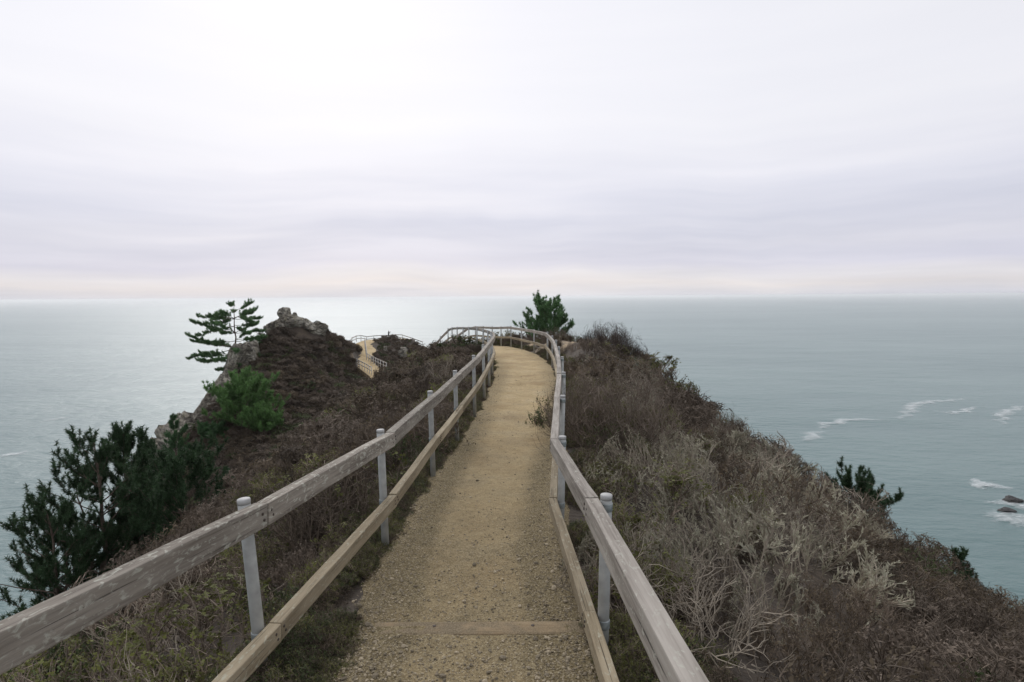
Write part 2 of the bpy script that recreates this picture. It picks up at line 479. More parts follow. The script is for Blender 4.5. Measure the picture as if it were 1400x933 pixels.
def path_dist(X, Y):
    """distance to the nearest path point, and that point's z and half width"""
    X = np.atleast_1d(X); Y = np.atleast_1d(Y)
    d = np.empty(len(X)); zz = np.empty(len(X)); hw = np.empty(len(X))
    for i in range(0, len(X), 4000):
        D = (X[i:i+4000, None] - ALLP[None, :, 0]) ** 2 + (Y[i:i+4000, None] - ALLP[None, :, 1]) ** 2
        j = D.argmin(1)
        d[i:i+4000] = np.sqrt(D[np.arange(len(j)), j]); zz[i:i+4000] = ALLP[j, 2]; hw[i:i+4000] = ALLP[j, 3]
    return d, zz, hw


# ------------------------------------------------------------------ the hill
CP = np.array([
    (-8, -8, -2), (0, -10, 2.0), (8, -8, -1.5), (-20, -10, -12), (20, -10, -9), (-.3, 0, .6), (-.3, 3.5, .1), (-.3, 10, -.15), (.5, 20, -.4), (.4, 28, -.5), (-.5, 35, -.6), (-2.6, 40.6, -.9), (-4.2, 43, -1.3),
    (-1.7, 3.5, -.05), (-3, 2, -.6), (-3, 6, -.75), (-6, 4, -2.3), (-6, 10, -2.6), (-9.5, 8, -4.9), (-9.5, 15, -5.2), (-14, 12, -9), (-14, 20, -9.5), (-20, 20, -15.5), (-30, 20, -27),
    (-2.2, 12, -.45), (-3.5, 16, -1.0), (-2.2, 22, -.5), (-4.5, 24, -1.3), (-7, 24, -2.9), (-10, 26, -5.3), (-14, 30, -8.6), (-3, 32, -.6), (-4.5, 38, -.85), (-7.3, 40, -2.6), (-9.8, 38, -4.7), (-12.8, 35, -7.0), (-18, 36, -11.5), (-26, 36, -19), (-40, 30, -38),
    (-12, 48, -7), (-18, 50, -12.5), (-24, 52, -16), (-8, 50, -5), (-14, 62, -11.2), (-22, 65, -13.5), (-30, 50, -22), (-38, 52, -28),
    (-29, 60, -15.2), (-31.8, 74, -12.2), (-26, 76, -12.2), (-35, 98, -1.5), (-31, 100, -2.0), (-38.0, 97, -2.8), (-28.5, 104, -4.8), (-28.2, 110, -6.6), (-31.5, 115, -6.3), (-29, 88, -8.3), (-34, 88, -6.8), (-25, 80, -11.6), (-26.5, 93, -11.0),
    (-40, 92, -8.5), (-42, 86, -11.5), (-41, 80, -13.5), (-41, 72, -15.8), (-50, 90, -38), (-52, 75, -40), (-48, 62, -36), (-46, 105, -30), (-60, 90, -70),
    (-21.2, 98, -10), (-25.2, 106, -9.2), (-27.9, 119, -8.5), (-31.4, 131, -7.6), (-29, 138, -7.0), (-24, 138, -7.0), (-22.5, 125, -8.2), (-24.5, 128, -8.2), (-24.2, 97, -11.4), (-27.2, 102, -10.6), (-20, 117, -11), (-17, 130, -9.4), (-10, 128, -13),
    (-30, 150, -20), (-20, 150, -22), (-45, 135, -25), (-2, 120, -28), (-5, 70, -13), (-10, 90, -15), (0, 90, -25), (5, 60, -11),
    (2.2, 4, -.3), (4.5, 4, -1.5), (2.5, 8, -.35), (5, 8, -1.6), (9, 8, -4.1), (13, 8, -7.0), (18, 8, -10.5), (2.6, 13, -.2), (5, 14, -1.1), (8, 16, -3.1), (3, 18, .0), (3, 24, .2), (2.9, 28, .3), (4.5, 30, .1), (5.3, 28, -.25), (5.7, 26, -.85), (6.2, 24, -1.95), (7.8, 22, -3.75), (9.9, 20, -5.5), (12.7, 18, -7.2), (14.4, 17.5, -7.7),
    (2.7, 33, .1), (1.8, 37, -.4), (3, 42, -1.2), (7, 40, -3.4), (8.5, 32, -4.2), (10.5, 28, -6.6), (14, 25, -8.2), (18, 20, -10.5), (25, 18, -17), (20, 35, -17), (35, 20, -27), (12, 50, -14), (-2, 48, -2.2), (0, 55, -6),
    (-95, 0, -135), (-95, 60, -135), (-95, 110, -135), (-80, 160, -135), (90, 0, -110), (90, 60, -135), (70, 120, -135), (40, 180, -135), (-40, 200, -135), (0, 200, -135), (-70, -40, -80), (60, -40, -55), (0, -40, 8)], dtype=float)


def rbf_fit(C):
    n = len(C)
    A = np.linalg.norm(C[:, None, :2] - C[None, :, :2], axis=2)
    Q = np.concatenate([np.ones((n, 1)), C[:, :2]], 1)
    Mx = np.block([[A, Q], [Q.T, np.zeros((3, 3))]])
    return np.linalg.solve(Mx, np.concatenate([C[:, 2], np.zeros(3)]))


W = rbf_fit(CP)


def vnoise(X, Y, scale, seed=0.0, octaves=3):
    return np.array([noise.fractal(Vector((x * scale + seed, y * scale - seed, seed * 0.37)), 1.0, 2.0, octaves) for x, y in zip(X, Y)])


def ground(X, Y):
    X = np.atleast_1d(np.asarray(X, float)).ravel(); Y = np.atleast_1d(np.asarray(Y, float)).ravel()
    z = np.empty(len(X))
    for i in range(0, len(X), 4000):
        x, y = X[i:i+4000], Y[i:i+4000]
        D = np.sqrt((x[:, None] - CP[None, :, 0]) ** 2 + (y[:, None] - CP[None, :, 1]) ** 2)
        z[i:i+4000] = D @ W[:-3] + W[-3] + W[-2] * x + W[-1] * y
    d, pz, hw = path_dist(X, Y)
    far = np.clip((np.hypot(X, Y) - 10) / 60, 0, 1)
    z += vnoise(X, Y, 0.35, 3.1) * (0.16 + 0.35 * far) * np.clip((d - 1.0) / 2.0, 0, 1)
    t = np.clip((d - hw * 1.0) / np.where(Y > 60, 0.7, 1.3), 0, 1); t = t * t * (3 - 2 * t)
    return (pz - 0.05) * (1 - t) + z * t


def build_hill():
    xs = np.concatenate([np.arange(-100, -46, 3.0), np.arange(-46, -16, 0.9), np.arange(-16, 16, 0.33), np.arange(16, 34, 1.0), np.arange(34, 96, 3.0)])
    ys = np.concatenate([np.arange(-46, -6, 3.0), np.arange(-6, 46, 0.36), np.arange(46, 145, 1.0), np.arange(145, 210, 3.0)])
    gx, gy = np.meshgrid(xs, ys)
    z = ground(gx.ravel(), gy.ravel())
    # the sheet ends under the sea on every seaward edge
    edge = np.maximum.reduce([(gx.ravel() - 80) / 14, (-84 - gx.ravel()) / 14, (gy.ravel() - 190) / 16])
    z = np.where(edge > 0, np.minimum(z, -128 - 6 * edge), z)
    V = np.stack([gx.ravel(), gy.ravel(), z], 1)
    nx, ny = len(xs), len(ys)
    i = np.arange(nx * ny).reshape(ny, nx)
    q = np.stack([i[:-1, :-1], i[:-1, 1:], i[1:, 1:], i[1:, :-1]], -1).reshape(-1, 4)
    me = mesh_np('hill', V, q, M['soil'], smooth=True)
    bare = np.zeros(len(V))
    for (bx, by, br) in BARE:
        d = np.hypot(V[:, 0] - bx, V[:, 1] - by)
        bare = np.maximum(bare, np.clip(1.3 - d / br, 0, 1))
    a = me.attributes.new('bare', 'FLOAT', 'POINT'); a.data.foreach_set('value', bare.astype(np.float32))
    o = obj('hill', me)
    tag(o, kind='structure')


BARE = [(2.6, 28.5, 0.9), (3.2, 30.5, 1.0), (2.3, 33, 1.0), (1.4, 36.5, 0.9), (3.9, 28.0, 0.7), (-27.5, 106, 1.2)]
build_hill()


def build_path(name, P, cols, step_at=None, near=False):
    n = len(P)
    t = np.gradient(P[:, :2], axis=0); t = norm(t)
    nr = np.stack([t[:, 1], -t[:, 0]], 1)          # to the right
    u = np.linspace(-1.18, 1.18, cols)
    X = P[:, 0, None] + nr[:, 0, None] * u * P[:, 3, None]
    Y = P[:, 1, None] + nr[:, 1, None] * u * P[:, 3, None]
    Z = np.repeat(P[:, 2, None], cols, 1)
    rough = vnoise(X.ravel(), Y.ravel(), 1.6, 9.0).reshape(X.shape) * 0.018 + vnoise(X.ravel(), Y.ravel(), 7.0, 2.0).reshape(X.shape) * 0.007
    Z = Z + rough + 0.012 - 0.10 * np.clip(np.abs(u) - 0.95, 0, 1)[None, :] / 0.2 * 0.8 - 0.02 * (1 - u ** 2)[None, :] * (1 if near else 0)
    V = np.stack([X, Y, Z], -1).reshape(-1, 3)
    i = np.arange(n * cols).reshape(n, cols)
    q = np.stack([i[:-1, :-1], i[:-1, 1:], i[1:, 1:], i[1:, :-1]], -1).reshape(-1, 4)
    me = mesh_np(name, V, q, M['path'], smooth=True)
    edge = np.clip((np.abs(u) - 0.42) / 0.5, 0, 1)[None, :] * np.clip(1.15 - Y / 40, 0.25, 1)
    nearg = np.clip((15.0 - Y) / 13.0, 0, 0.72)
    g = np.clip(edge + nearg, 0, 1).ravel()
    a = me.attributes.new('gravel', 'FLOAT', 'POINT'); a.data.foreach_set('value', g.astype(np.float32))
    o = obj(name, me)
    tag(o, kind='structure')
    return X, Y, Z


PX, PY, PZ = build_path('path', PS, 41, near=True)
build_path('path', PF, 9)


# ------------------------------------------------------------------ the sea
SEA_Z = -125.0


def build_sea():
    rad = np.concatenate([[30], np.geomspace(60, 150000, 46)])
    na = 96
    ang = np.linspace(0, 2 * math.pi, na, endpoint=False)
    V = np.stack([rad[:, None] * np.cos(ang), rad[:, None] * np.sin(ang) + 60, np.full((len(rad), na), SEA_Z)], -1).reshape(-1, 3)
    i = np.arange(len(rad) * na).reshape(len(rad), na)
    q = np.stack([i[:-1], np.roll(i[:-1], -1, 1), np.roll(i[1:], -1, 1), i[1:]], -1).reshape(-1, 4)[:, ::-1]
    o = obj('sea', mesh_np('sea', V, q, M['sea']))
    tag(o, kind='structure')


build_sea()


def on_sea(px, py):
    d = M_cam @ Vector(((px - 700) / F, -(py - 466.5) / F, -1.0))
    return EYE + d * ((SEA_Z - EYE.z) / d.z)


def foam(pts, width, label, wpow=1.0):
    """a ribbon of foam lying on the water through photo points"""
    width *= 1.3
    P = np.array([on_sea(*p)[:] for p in pts])
    C = np.concatenate([P, np.zeros((len(P), 1))], 1)
    C = resample(C, max(1.5, width / 6))
    n = len(C)
    if n < 6:
        return
    t = norm(np.gradient(C[:, :2], axis=0)); nr = np.stack([t[:, 1], -t[:, 0]], 1)
    u = np.linspace(-1, 1, 9)
    s = np.linspace(0, 1, n)
    wv = width * (0.35 + 0.65 * np.sin(math.pi * np.clip(s, 0.02, 0.98)) ** wpow)
    wob = np.array([noise.noise(Vector((k * 0.13, width, 0))) for k in range(n)]) * width * 0.9
    X = C[:, 0, None] + nr[:, 0, None] * (u * wv[:, None] + wob[:, None]); Y = C[:, 1, None] + nr[:, 1, None] * (u * wv[:, None] + wob[:, None])
    Z = np.full(X.shape, SEA_Z + 0.12) + 0.5 * (1 - u ** 2)[None, :] * min(1, width / 10)
    V = np.stack([X, Y, Z], -1).reshape(-1, 3)
    i = np.arange(n * 9).reshape(n, 9)
    q = np.stack([i[:-1, :-1], i[:-1, 1:], i[1:, 1:], i[1:, :-1]], -1).reshape(-1, 4)
    me = mesh_np('foam', V, q, M['foam'])
    cov = (1 - np.abs(u) ** 1.5)[None, :] * np.sin(math.pi * np.clip(s, 0.0, 1))[:, None] ** 0.5
    a = me.attributes.new('cover', 'FLOAT', 'POINT'); a.data.foreach_set('value', cov.ravel().astype(np.float32))
    tag(obj('sea_foam', me), label, 'foam', kind='stuff')


foam([(1100, 605), (1112, 596), (1122, 589)], 8, 'short streak of white foam on the green water')
foam([(1118, 590), (1130, 581), (1150, 576), (1182, 574), (1225, 577)], 8, 'long thin line of foam drifting on the water')
foam([(1222, 577), (1243, 563), (1256, 551), (1290, 548), (1335, 544)], 9, 'curved thin foam line far from the shore')
foam([(1372, 585), (1370, 570), (1382, 563), (1400, 557), (1420, 552)], 8, 'hooked foam line far out beside the rocks')
foam([(1330, 668), (1345, 662), (1365, 666), (1392, 669)], 8, 'white breaking crest behind the sea rocks')
foam([(1320, 652), (1330, 660), (1342, 672)], 5, 'faint foam streak by the breaking crest')
foam([(1362, 681), (1378, 684), (1400, 694), (1425, 704)], 12, 'white surf around the larger sea rock')
foam([(1350, 697), (1368, 702), (1395, 710), (1430, 722)], 15, 'broad white surf around the flat sea rock')
foam([(1350, 770), (1358, 768), (1370, 772)], 5, 'small patch of surf near the shore')
foam([(1040, 620), (1052, 608), (1068, 606), (1080, 611)], 9, 'white wave breaking at the foot of the hill')
foam([(-10, 626), (15, 622), (42, 617)], 7, 'thin foam line on the grey water')
foam([(60, 578), (85, 572), (105, 569)], 5, 'faint broken foam on the grey water')
foam([(1270, 560), (1300, 566), (1345, 556)], 6, 'faint foam trail beyond the surf')


def rock_mesh(seed, sx, sy, sz, rough=0.35, sub=4, mat='rock', scale=1.0, ridged=True):
    bm = bmesh.new()
    bmesh.ops.create_icosphere(bm, subdivisions=sub, radius=1.0)
    off = Vector((seed * 7.3, seed * 3.1, seed * 1.7))
    for v in bm.verts:
        p = v.co.copy()
        k = noise.fractal(p * 1.1 * scale + off, 1.0, 2.0, 3) * rough
        if ridged:
            k += (noise.ridged_multi_fractal(p * 1.6 * scale + off, 0.9, 2.1, 4, 0.9, 2.0) - 1.0) * rough * 0.38
            c = noise.cell(p * 2.3 * scale + off) * 0.10 * rough
            k += c
        q = p * (1 + k)
        v.co = Vector((q.x * sx, q.y * sy, q.z * sz))
    me = bpy.data.meshes.new('rock')
    bm.to_mesh(me); bm.free()
    me.materials.append(M[mat])
    return me


def crag_mesh(seed, sx, sy, sz, mat='rock', npts=16):
    """broken, faceted rock: a hull of scattered points, split and roughened"""
    r = random.Random(seed)
    bm = bmesh.new()
    for _ in range(npts):
        v = Vector((r.gauss(0, 1), r.gauss(0, 1), r.gauss(0, 1))).normalized() * r.uniform(0.75, 1.12)
        bm.verts.new((v.x, v.y, v.z))
    res = bmesh.ops.convex_hull(bm, input=bm.verts)
    bmesh.ops.delete(bm, geom=[v for v in bm.verts if not v.link_faces], context='VERTS')
    for _ in range(4):
        bmesh.ops.subdivide_edges(bm, edges=bm.edges[:], cuts=1, use_grid_fill=True)
    bmesh.ops.triangulate(bm, faces=bm.faces[:])
    bm.normal_update()
    off = Vector((seed * 5.3, seed * 2.1, seed * 0.7))
    ds = []
    for v in bm.verts:
        p = v.co
        k = noise.fractal(p * 2.6 + off, 1.0, 2.0, 4) * 0.09 + (noise.ridged_multi_fractal(p * 2.2 + off, 0.9, 2.1, 4, 0.9, 2.0) - 1.0) * 0.075
        k -= 0.10 * max(0.0, 1 - abs(noise.noise(p * 1.7 + off * 1.3)) / 0.06)      # open joints
        ds.append(v.normal * k)
    for v, d in zip(bm.verts, ds):
        q = v.co + d
        v.co = Vector((q.x * sx, q.y * sy, q.z * sz))
    me = bpy.data.meshes.new('crag')
    bm.to_mesh(me); bm.free()
    me.materials.append(M[mat])
    return me


def rock(name, px, py, Y, sx, sy, sz, seed, label, cat='rock', rough=0.4, sub=4, mat='rock', rz=0.0, tilt=0.0, group=None):
    o = obj(name, rock_mesh(seed, sx, sy, sz, rough, sub, mat) if name == 'boulder' else crag_mesh(seed, sx, sy, sz, mat))
    o.location = U(px, py, Y)
    o.rotation_euler = (0, tilt, rz)
    tag(o, label, cat, group)
    return o


for (px, py, sx, sz, sd, lab) in ((1384, 686, 7.0, 3.2, 3, 'dark pointed sea rock standing in white surf'), (1376, 699, 6.0, 1.8, 5, 'low flat dark sea rock awash in broad surf')):
    p = on_sea(px, py)
    o = obj('sea_rock', crag_mesh(sd, sx, sx * 0.7, sz, 'seastone'))
    o.location = (p.x, p.y, SEA_Z + 0.4)
    tag(o, lab, 'rock')

# rocky peak and cliff of the far hill
rock('rock_outcrop', 399, 444, 97.4, 2.9, 2.3, 1.95, 11, 'pale cracked rock ledge on the crest under the round boulder', 'rock', rz=0.4, tilt=0.12)
rock('rock_outcrop', 379, 450, 96.6, 2.1, 2.0, 2.5, 12, 'pale rock block at the seaward end of the crest beside the lone pine', 'rock', rz=1.1, tilt=-0.2)
rock('rock_outcrop', 418, 446, 98.4, 2.2, 2.0, 1.65, 27, 'pale slanting rock on the crest beside the ledge under the boulder', 'rock', rz=0.2, tilt=0.35)
rock('rock_outcrop', 434, 451, 99, 2.0, 2.0, 1.6, 13, 'low pale rock at the landward end of the crest above the far path', 'rock', rz=2.0, tilt=0.4)
rock('boulder', 389, 429.0, 97.5, 1.0, 0.95, 1.1, 14, 'round pale boulder perched on the rocky crest', 'boulder', 0.25, 4)
rock('boulder', 403, 431.0, 97.5, 0.42, 0.4, 0.42, 15, 'small stone perched beside the round boulder', 'boulder', 0.25, 3)
rock('cliff_rock', 322, 526, 88, 3.9, 5.0, 6.6, 21, 'tall grey cliff face below the leaning pine', 'cliff', 0.45, 5, tilt=R_(22))
rock('cliff_rock', 292, 560, 83, 3.6, 4.6, 5.8, 22, 'split grey cliff slab above the sea', 'cliff', 0.5, 5, tilt=R_(26))
rock('cliff_rock', 256, 596, 76, 3.8, 4.2, 3.6, 23, 'brown jagged rock shoulder low on the cliff', 'cliff', 0.55, 5, tilt=R_(20))
rock('cliff_rock', 232, 618, 70, 3.0, 3.2, 3.0, 24, 'lowest brown rock of the cliff above the dark pines', 'cliff', 0.55, 4, tilt=R_(15))
rock('rock_outcrop', 552, 483, 121, 1.1, 1.2, 2.0, 25, 'white streaked rock below the railing of the far lookout', 'rock', 0.5, 3)
rock('rock_outcrop', 528, 482, 119, 0.6, 0.8, 1.6, 26, 'narrow white streaked rock in the dark scrub', 'rock', 0.5, 3)


# ------------------------------------------------------------------ fences
def beam_mesh(L, w, h, mat, bev=0.006):
    bm = bmesh.new()
    bmesh.ops.create_cube(bm, size=1.0)
    for v in bm.verts:
        v.co = Vector(((v.co.x + 0.5) * L, v.co.y * w, v.co.z * h))
    nseg = max(2, int(L / 0.4))
    eds = [e for e in bm.edges if abs(e.verts[0].co.x - e.verts[1].co.x) > L * 0.5]
    bmesh.ops.subdivide_edges(bm, edges=eds, cuts=nseg)
    if bev:
        bmesh.ops.bevel(bm, geom=[e for e in bm.edges if e.calc_face_angle(0) > 1.0], offset=bev, segments=2, profile=0.6, affect='EDGES')
    s = random.random() * 50
    for v in bm.verts:
        v.co.y += noise.noise(Vector((v.co.x * 1.1, s, 0))) * 0.006
        v.co.z += noise.noise(Vector((v.co.x * 0.9, s, 9))) * 0.008
    me = bpy.data.meshes.new('beam')
    bm.to_mesh(me); bm.free()
    me.materials.append(M[mat])
    return me


def beam(name, a, b, w, h, mat, parent, bev=0.006, up=Vector((0, 0, 1))):
    a = Vector(a); b = Vector(b)
    x = (b - a).normalized()
    y = up.cross(x).normalized(); z = x.cross(y)
    o = obj(name, beam_mesh((b - a).length, w, h, mat, bev), parent)
    Mx = Matrix((x, y, z)).transposed().to_4x4(); Mx.translation = a
    o.matrix_local = Mx
    return o


def lathe(prof, mat, seg=16):
    """prof: (r, z) from bottom to top, closed by caps"""
    n = len(prof)
    ang = np.linspace(0, 2 * math.pi, seg, endpoint=False)
    V = np.array([[(r * math.cos(a), r * math.sin(a), z) for a in ang] for r, z in prof]).reshape(-1, 3)
    i = np.arange(n * seg).reshape(n, seg)
    q = np.stack([i[:-1], np.roll(i[:-1], -1, 1), np.roll(i[1:], -1, 1), i[1:]], -1).reshape(-1, 4)
    V = np.concatenate([V, [[0, 0, prof[-1][1]], [0, 0, prof[0][1]]]])
    tb = np.array([(i[-1, k], i[-1, (k + 1) % seg], n * seg) for k in range(seg)] + [(i[0, (k + 1) % seg], i[0, k], n * seg + 1) for k in range(seg)])
    return mesh_np('lathe', V, [q, tb], M[mat], smooth=False)


PR = 0.037


def halve(P):
    out = []
    for a, b in zip(P[:-1], P[1:]):
        out += [a, (a[0].lerp(b[0], 0.5), a[1].lerp(b[1], 0.5))]
    return out + [P[-1]]


def fence(name, label, posts, side, mats, detail=True, post_mat='pipe', h=1.12, low=0.44, group=None, w=0.085, hh=0.14, pr=PR, lowsize=(0.08, 0.115), first_rail=0):
    """posts: list of (base Vector, top Vector); side: +1 when the path lies to the right of the run"""
    root = empty(name, posts[0][0])
    tag(root, label, 'fence', group)
    o0 = Vector(posts[0][0])
    tops, lows = [], []
    lowh = low
    for k, (b, t) in enumerate(posts):
        low = (0.27, 0.30, 0.40)[k] if detail and k < 3 else lowh
        b = Vector(b); t = Vector(t)
        ax = (t - b)
        L = ax.length
        seg = 20 if detail else 8
        bury = 0.35
        pm = lathe([(pr, -bury), (pr, L - 0.012), (pr * 0.93, L - 0.010)], post_mat, seg)
        p = obj('post', pm, root)
        p.rotation_mode = 'QUATERNION'
        p.rotation_quaternion = ax.to_track_quat('Z', 'Y')
        p.location = b - o0
        for pl in pm.polygons:
            pl.use_smooth = len(pl.vertices) == 4
        if detail:
            c = obj('cap', lathe([(pr * 1.03, L - 0.028), (pr * 1.04, L - 0.001), (pr * 0.96, L + 0.004)], 'cap', seg), p)
            s1 = obj('strap', lathe([(pr * 1.10, low - 0.03), (pr * 1.13, low - 0.025), (pr * 1.13, low + 0.02), (pr * 1.10, low + 0.025)], 'strap', seg), p)
            s2 = None if side > 0 else obj('strap', lathe([(pr * 1.09, L - 0.10), (pr * 1.12, L - 0.095), (pr * 1.12, L - 0.055), (pr * 1.09, L - 0.05)], 'strap', seg), p)
        # direction of the run here
        a0 = Vector(posts[max(0, k - 1)][0]); a1 = Vector(posts[min(len(posts) - 1, k + 1)][0])
        d = (a1 - a0); d.z = 0; d.normalize()
        inw = Vector((d.y, -d.x, 0)) * side
        tops.append(t + inw * (pr + w / 2 + 0.004) - Vector((0, 0, 0.03 + hh / 2)))
        lows.append(b.lerp(t, low / L) + inw * (pr + lowsize[0] / 2 + 0.004))
    for k in range(len(posts) - 1):
        for arr, nm, ww, h2, mt in ((tops, 'top_rail', w, hh, mats[0]), (lows, 'lower_rail', lowsize[0], lowsize[1], mats[1])):
            a, b = arr[k] - o0, arr[k + 1] - o0
            dd = (b - a).normalized()
            # joints sit just past the post; a hair of play, never flush
            jit = Vector((0, 0, random.uniform(-0.004, 0.004)))
            r = beam(nm, a + dd * 0.052 + jit, b + dd * 0.046 + jit, ww * random.uniform(0.97, 1.03), h2 * random.uniform(0.97, 1.03), mt, root, 0.007 if detail else 0.0)
            if detail and (posts[k][0].y < 9):
                Lr = (b - a).length
                for (bx, bz) in ((0.03, 0.02), (0.05, -0.015), (Lr - 0.07, 0.02), (Lr - 0.05, -0.02)):
                    bo = obj('bolt', BOLT, r)
                    bo.location = (bx, -side * (ww / 2 + 0.0015), bz)
                    bo.rotation_euler = (math.pi / 2, 0, 0)
    return root


BOLT = lathe([(0.009, -0.004), (0.009, 0.003), (0.006, 0.004)], 'bolt', 8)


def zp(x, y):
    return float(path_dist(x, y)[1][0])


def post_px(px, py, Y, bx=None, by=None, drop=1.12):
    """a post whose head is at pixel (px,py) at depth Y; it may lean towards the pixel (bx,by) of its foot"""
    t = U(px, py, Y)
    if bx is not None:
        b = U(bx, by, Y)
        d = (t - b).normalized()
        b = t - d * drop
    else:
        b = t - Vector((0, 0, drop))
    return (b, t)


left_posts = [(Vector((-1.86, 0.95, .10)), Vector((-1.90, 0.95, 1.45))),
              post_px(333, 683, 3.62, 362, 945, 1.14), post_px(520, 588, 6.02, 527, 745, 1.12), post_px(588, 535, 8.6, 592, 643, 1.12),
              post_px(622, 507, 10.9, 625, 596), post_px(647.5, 486, 13.5, 649, 558), post_px(660.5, 471.5, 16.2, 662, 533),
              post_px(668.5, 463, 19.0), post_px(672.5, 457.5, 22.0), post_px(671.5, 454, 25.2), post_px(667, 452, 28.4), post_px(660.5, 450, 31.4), post_px(652, 448, 34.4),
              post_px(641, 447, 36.9), post_px(633, 447, 38.6), post_px(625, 447, 40.1), post_px(618, 447.5, 41.4), post_px(612.5, 449, 42.4), post_px(602, 460, 44.8), post_px(592, 472, 47.2)]
fence('rail_fence', 'wooden rail fence with lichen patched top rail, running past the dark pines', left_posts, +1, ('rail_left', 'rail_low'))
right_posts = [(Vector((.64, 1.35, .12)), Vector((.64, 1.35, 1.30))),
               post_px(829, 677, 3.86, 823, 930, 1.14), post_px(769, 597, 6.35, 766, 735, 1.12), post_px(769.5, 541, 8.9, 767, 640), post_px(770.5, 509, 11.6),
               post_px(768.5, 488, 14.7), post_px(764, 474, 18.4), post_px(760, 465, 21.8), post_px(755, 459, 25.0), post_px(748.5, 454, 28.2), post_px(730, 450.5, 32.0), post_px(713, 448, 34.8), post_px(698.5, 446, 37.2),
               post_px(685, 446.5, 39.0), post_px(673, 446.5, 40.7), post_px(661, 446, 42.3), post_px(650, 446, 43.6), post_px(641, 448, 44.8), post_px(622, 461, 47.4), post_px(606, 473, 50.0)]
fence('rail_fence', 'wooden rail fence with smooth grey top rail beside the pale sage bushes', right_posts, -1, ('rail_right', 'rail_low'))

# fences of the far lookout
far_a = [post_px(475.5, 474, 112.0), post_px(476.5, 480, 109.5), post_px(480, 486.5, 106.5), post_px(488, 490.5, 104), post_px(495, 494, 102), post_px(502, 497.5, 100), post_px(508, 501, 98)]
fence('rail_fence', 'pale rail fence above the timber edging on the lower bend of the far path', halve(far_a), +1, ('rail_pale', 'rail_pale'), detail=False, post_mat='pale_post', pr=0.06)
far_b = [post_px(498.5, 462, 129), post_px(499, 467, 122), post_px(500, 474, 117), post_px(501, 483, 111), post_px(507, 486.5, 108), post_px(513.5, 489.5, 105.5), post_px(520, 492.5, 103), post_px(528, 496, 100.5)]
fence('rail_fence', 'rail fence between the far path and the dark scrub knob', halve(far_b), -1, ('rail_pale', 'rail_pale'), detail=False, post_mat='pale_post', pr=0.06)
far_c = [post_px(478, 465, 127), post_px(481, 461.5, 131), post_px(487, 459, 136), post_px(493.5, 458.5, 139), post_px(501, 460, 141), post_px(511, 458.8, 142), post_px(521, 458.3, 142), post_px(531, 458, 141.5), post_px(541, 457.2, 141), post_px(550, 457.5, 140), post_px(564, 462, 136), post_px(578, 467, 132)]
fence('rail_fence', 'railing around the far lookout behind the standing person', far_c, +1, ('rail_left', 'rail_left'), detail=False, pr=0.06)

# timber step across the path
st = empty('timber_step', (-0.97, 4.13, 0.052))
tag(st, 'worn half buried timber step laid across the gravel path', 'step')
beam('timber', (0, 0, 0), (1.50, 0.0, 0.0), 0.17, 0.15, 'timber', st, 0.018)
for k, bx in enumerate((0.42, 1.1)):
    bo = obj('bolt', BOLT, st); bo.location = (bx, 0.02, 0.077); bo.scale = (1.4, 1.4, 1.0)

# timber edging of the far path
def edging():
    i = np.where((PF[:, 1] > 97.2) & (PF[:, 1] < 106))[0][::9]
    t = norm(np.gradient(PF[:, :2], axis=0))
    L = [Vector((PF[k, 0] - t[k, 1] * PF[k, 3] * 1.2, PF[k, 1] + t[k, 0] * PF[k, 3] * 1.2, PF[k, 2] + 0.12)) for k in i]
    o0 = L[0]
    te = empty('timber_edging', o0)
    tag(te, 'yellowish boards shoring up the edge of the far path', 'edging')
    for a, b in zip(L[:-1], L[1:]):
        d = (b - a).normalized() * 0.03
        for z in (-0.14, -0.46, -0.78):
            beam('board', a - o0 + d + Vector((0, 0, z)), b - o0 - d + Vector((0, 0, z)), 0.12, 0.29, 'timber', te, 0.0)
    for a, b in zip(L[:-1], L[1:]):
        for f in (0.0, 0.5):
            c = a.lerp(b, f) - o0
            out = Vector((-(b - a).y, (b - a).x, 0)).normalized() * 0.13
            beam('stake', c + out - Vector((0, 0, 1.3)), c + out + Vector((0, 0, 0.05)), 0.11, 0.11, 'timber', te, 0.0, up=Vector((0, 1, 0)))


edging()


# ------------------------------------------------------------------ plants: twig bushes
def grow(P, n, r, t0, t1, lmin, lmax, spread, up, k, rad, curl=0.25, jit=0.06, fwd=1.0):
    """n twigs that leave the polylines P"""
    N, K, _ = P.shape
    pi = r.integers(0, N, n)
    t = r.uniform(t0, t1, n) * (K - 1)
    i = np.minimum(t.astype(int), K - 2); f = (t - i)[:, None]
    p0 = P[pi, i] * (1 - f) + P[pi, i + 1] * f
    tg = norm(P[pi, i + 1] - P[pi, i])
    d = norm(tg * fwd + r.normal(0, spread, (n, 3)) + np.array([0, 0, up]))
    plen = np.linalg.norm(P[pi, -1] - P[pi, 0], axis=1)
    L = plen * r.uniform(lmin, lmax, n)
    return line(p0, d, L, r, k, rad, curl, jit)


def line(p0, d, L, r, k, rad, curl, jit):
    n = len(p0)
    t = np.linspace(0, 1, k)
    c = r.normal(0, curl, (n, 3)); c[:, 2] += curl * 0.8
    P = p0[:, None] + d[:, None] * (L[:, None, None] * t[None, :, None]) + c[:, None] * (L[:, None, None] * t[None, :, None] ** 2)
    j = r.normal(0, jit, (n, k, 3)) * L[:, None, None]; j[:, 0] = 0
    P = P + np.cumsum(j, 1) * 0.5
    Rr = rad * (1 - 0.75 * t)[None, :] * np.ones((n, 1))
    return P, Rr


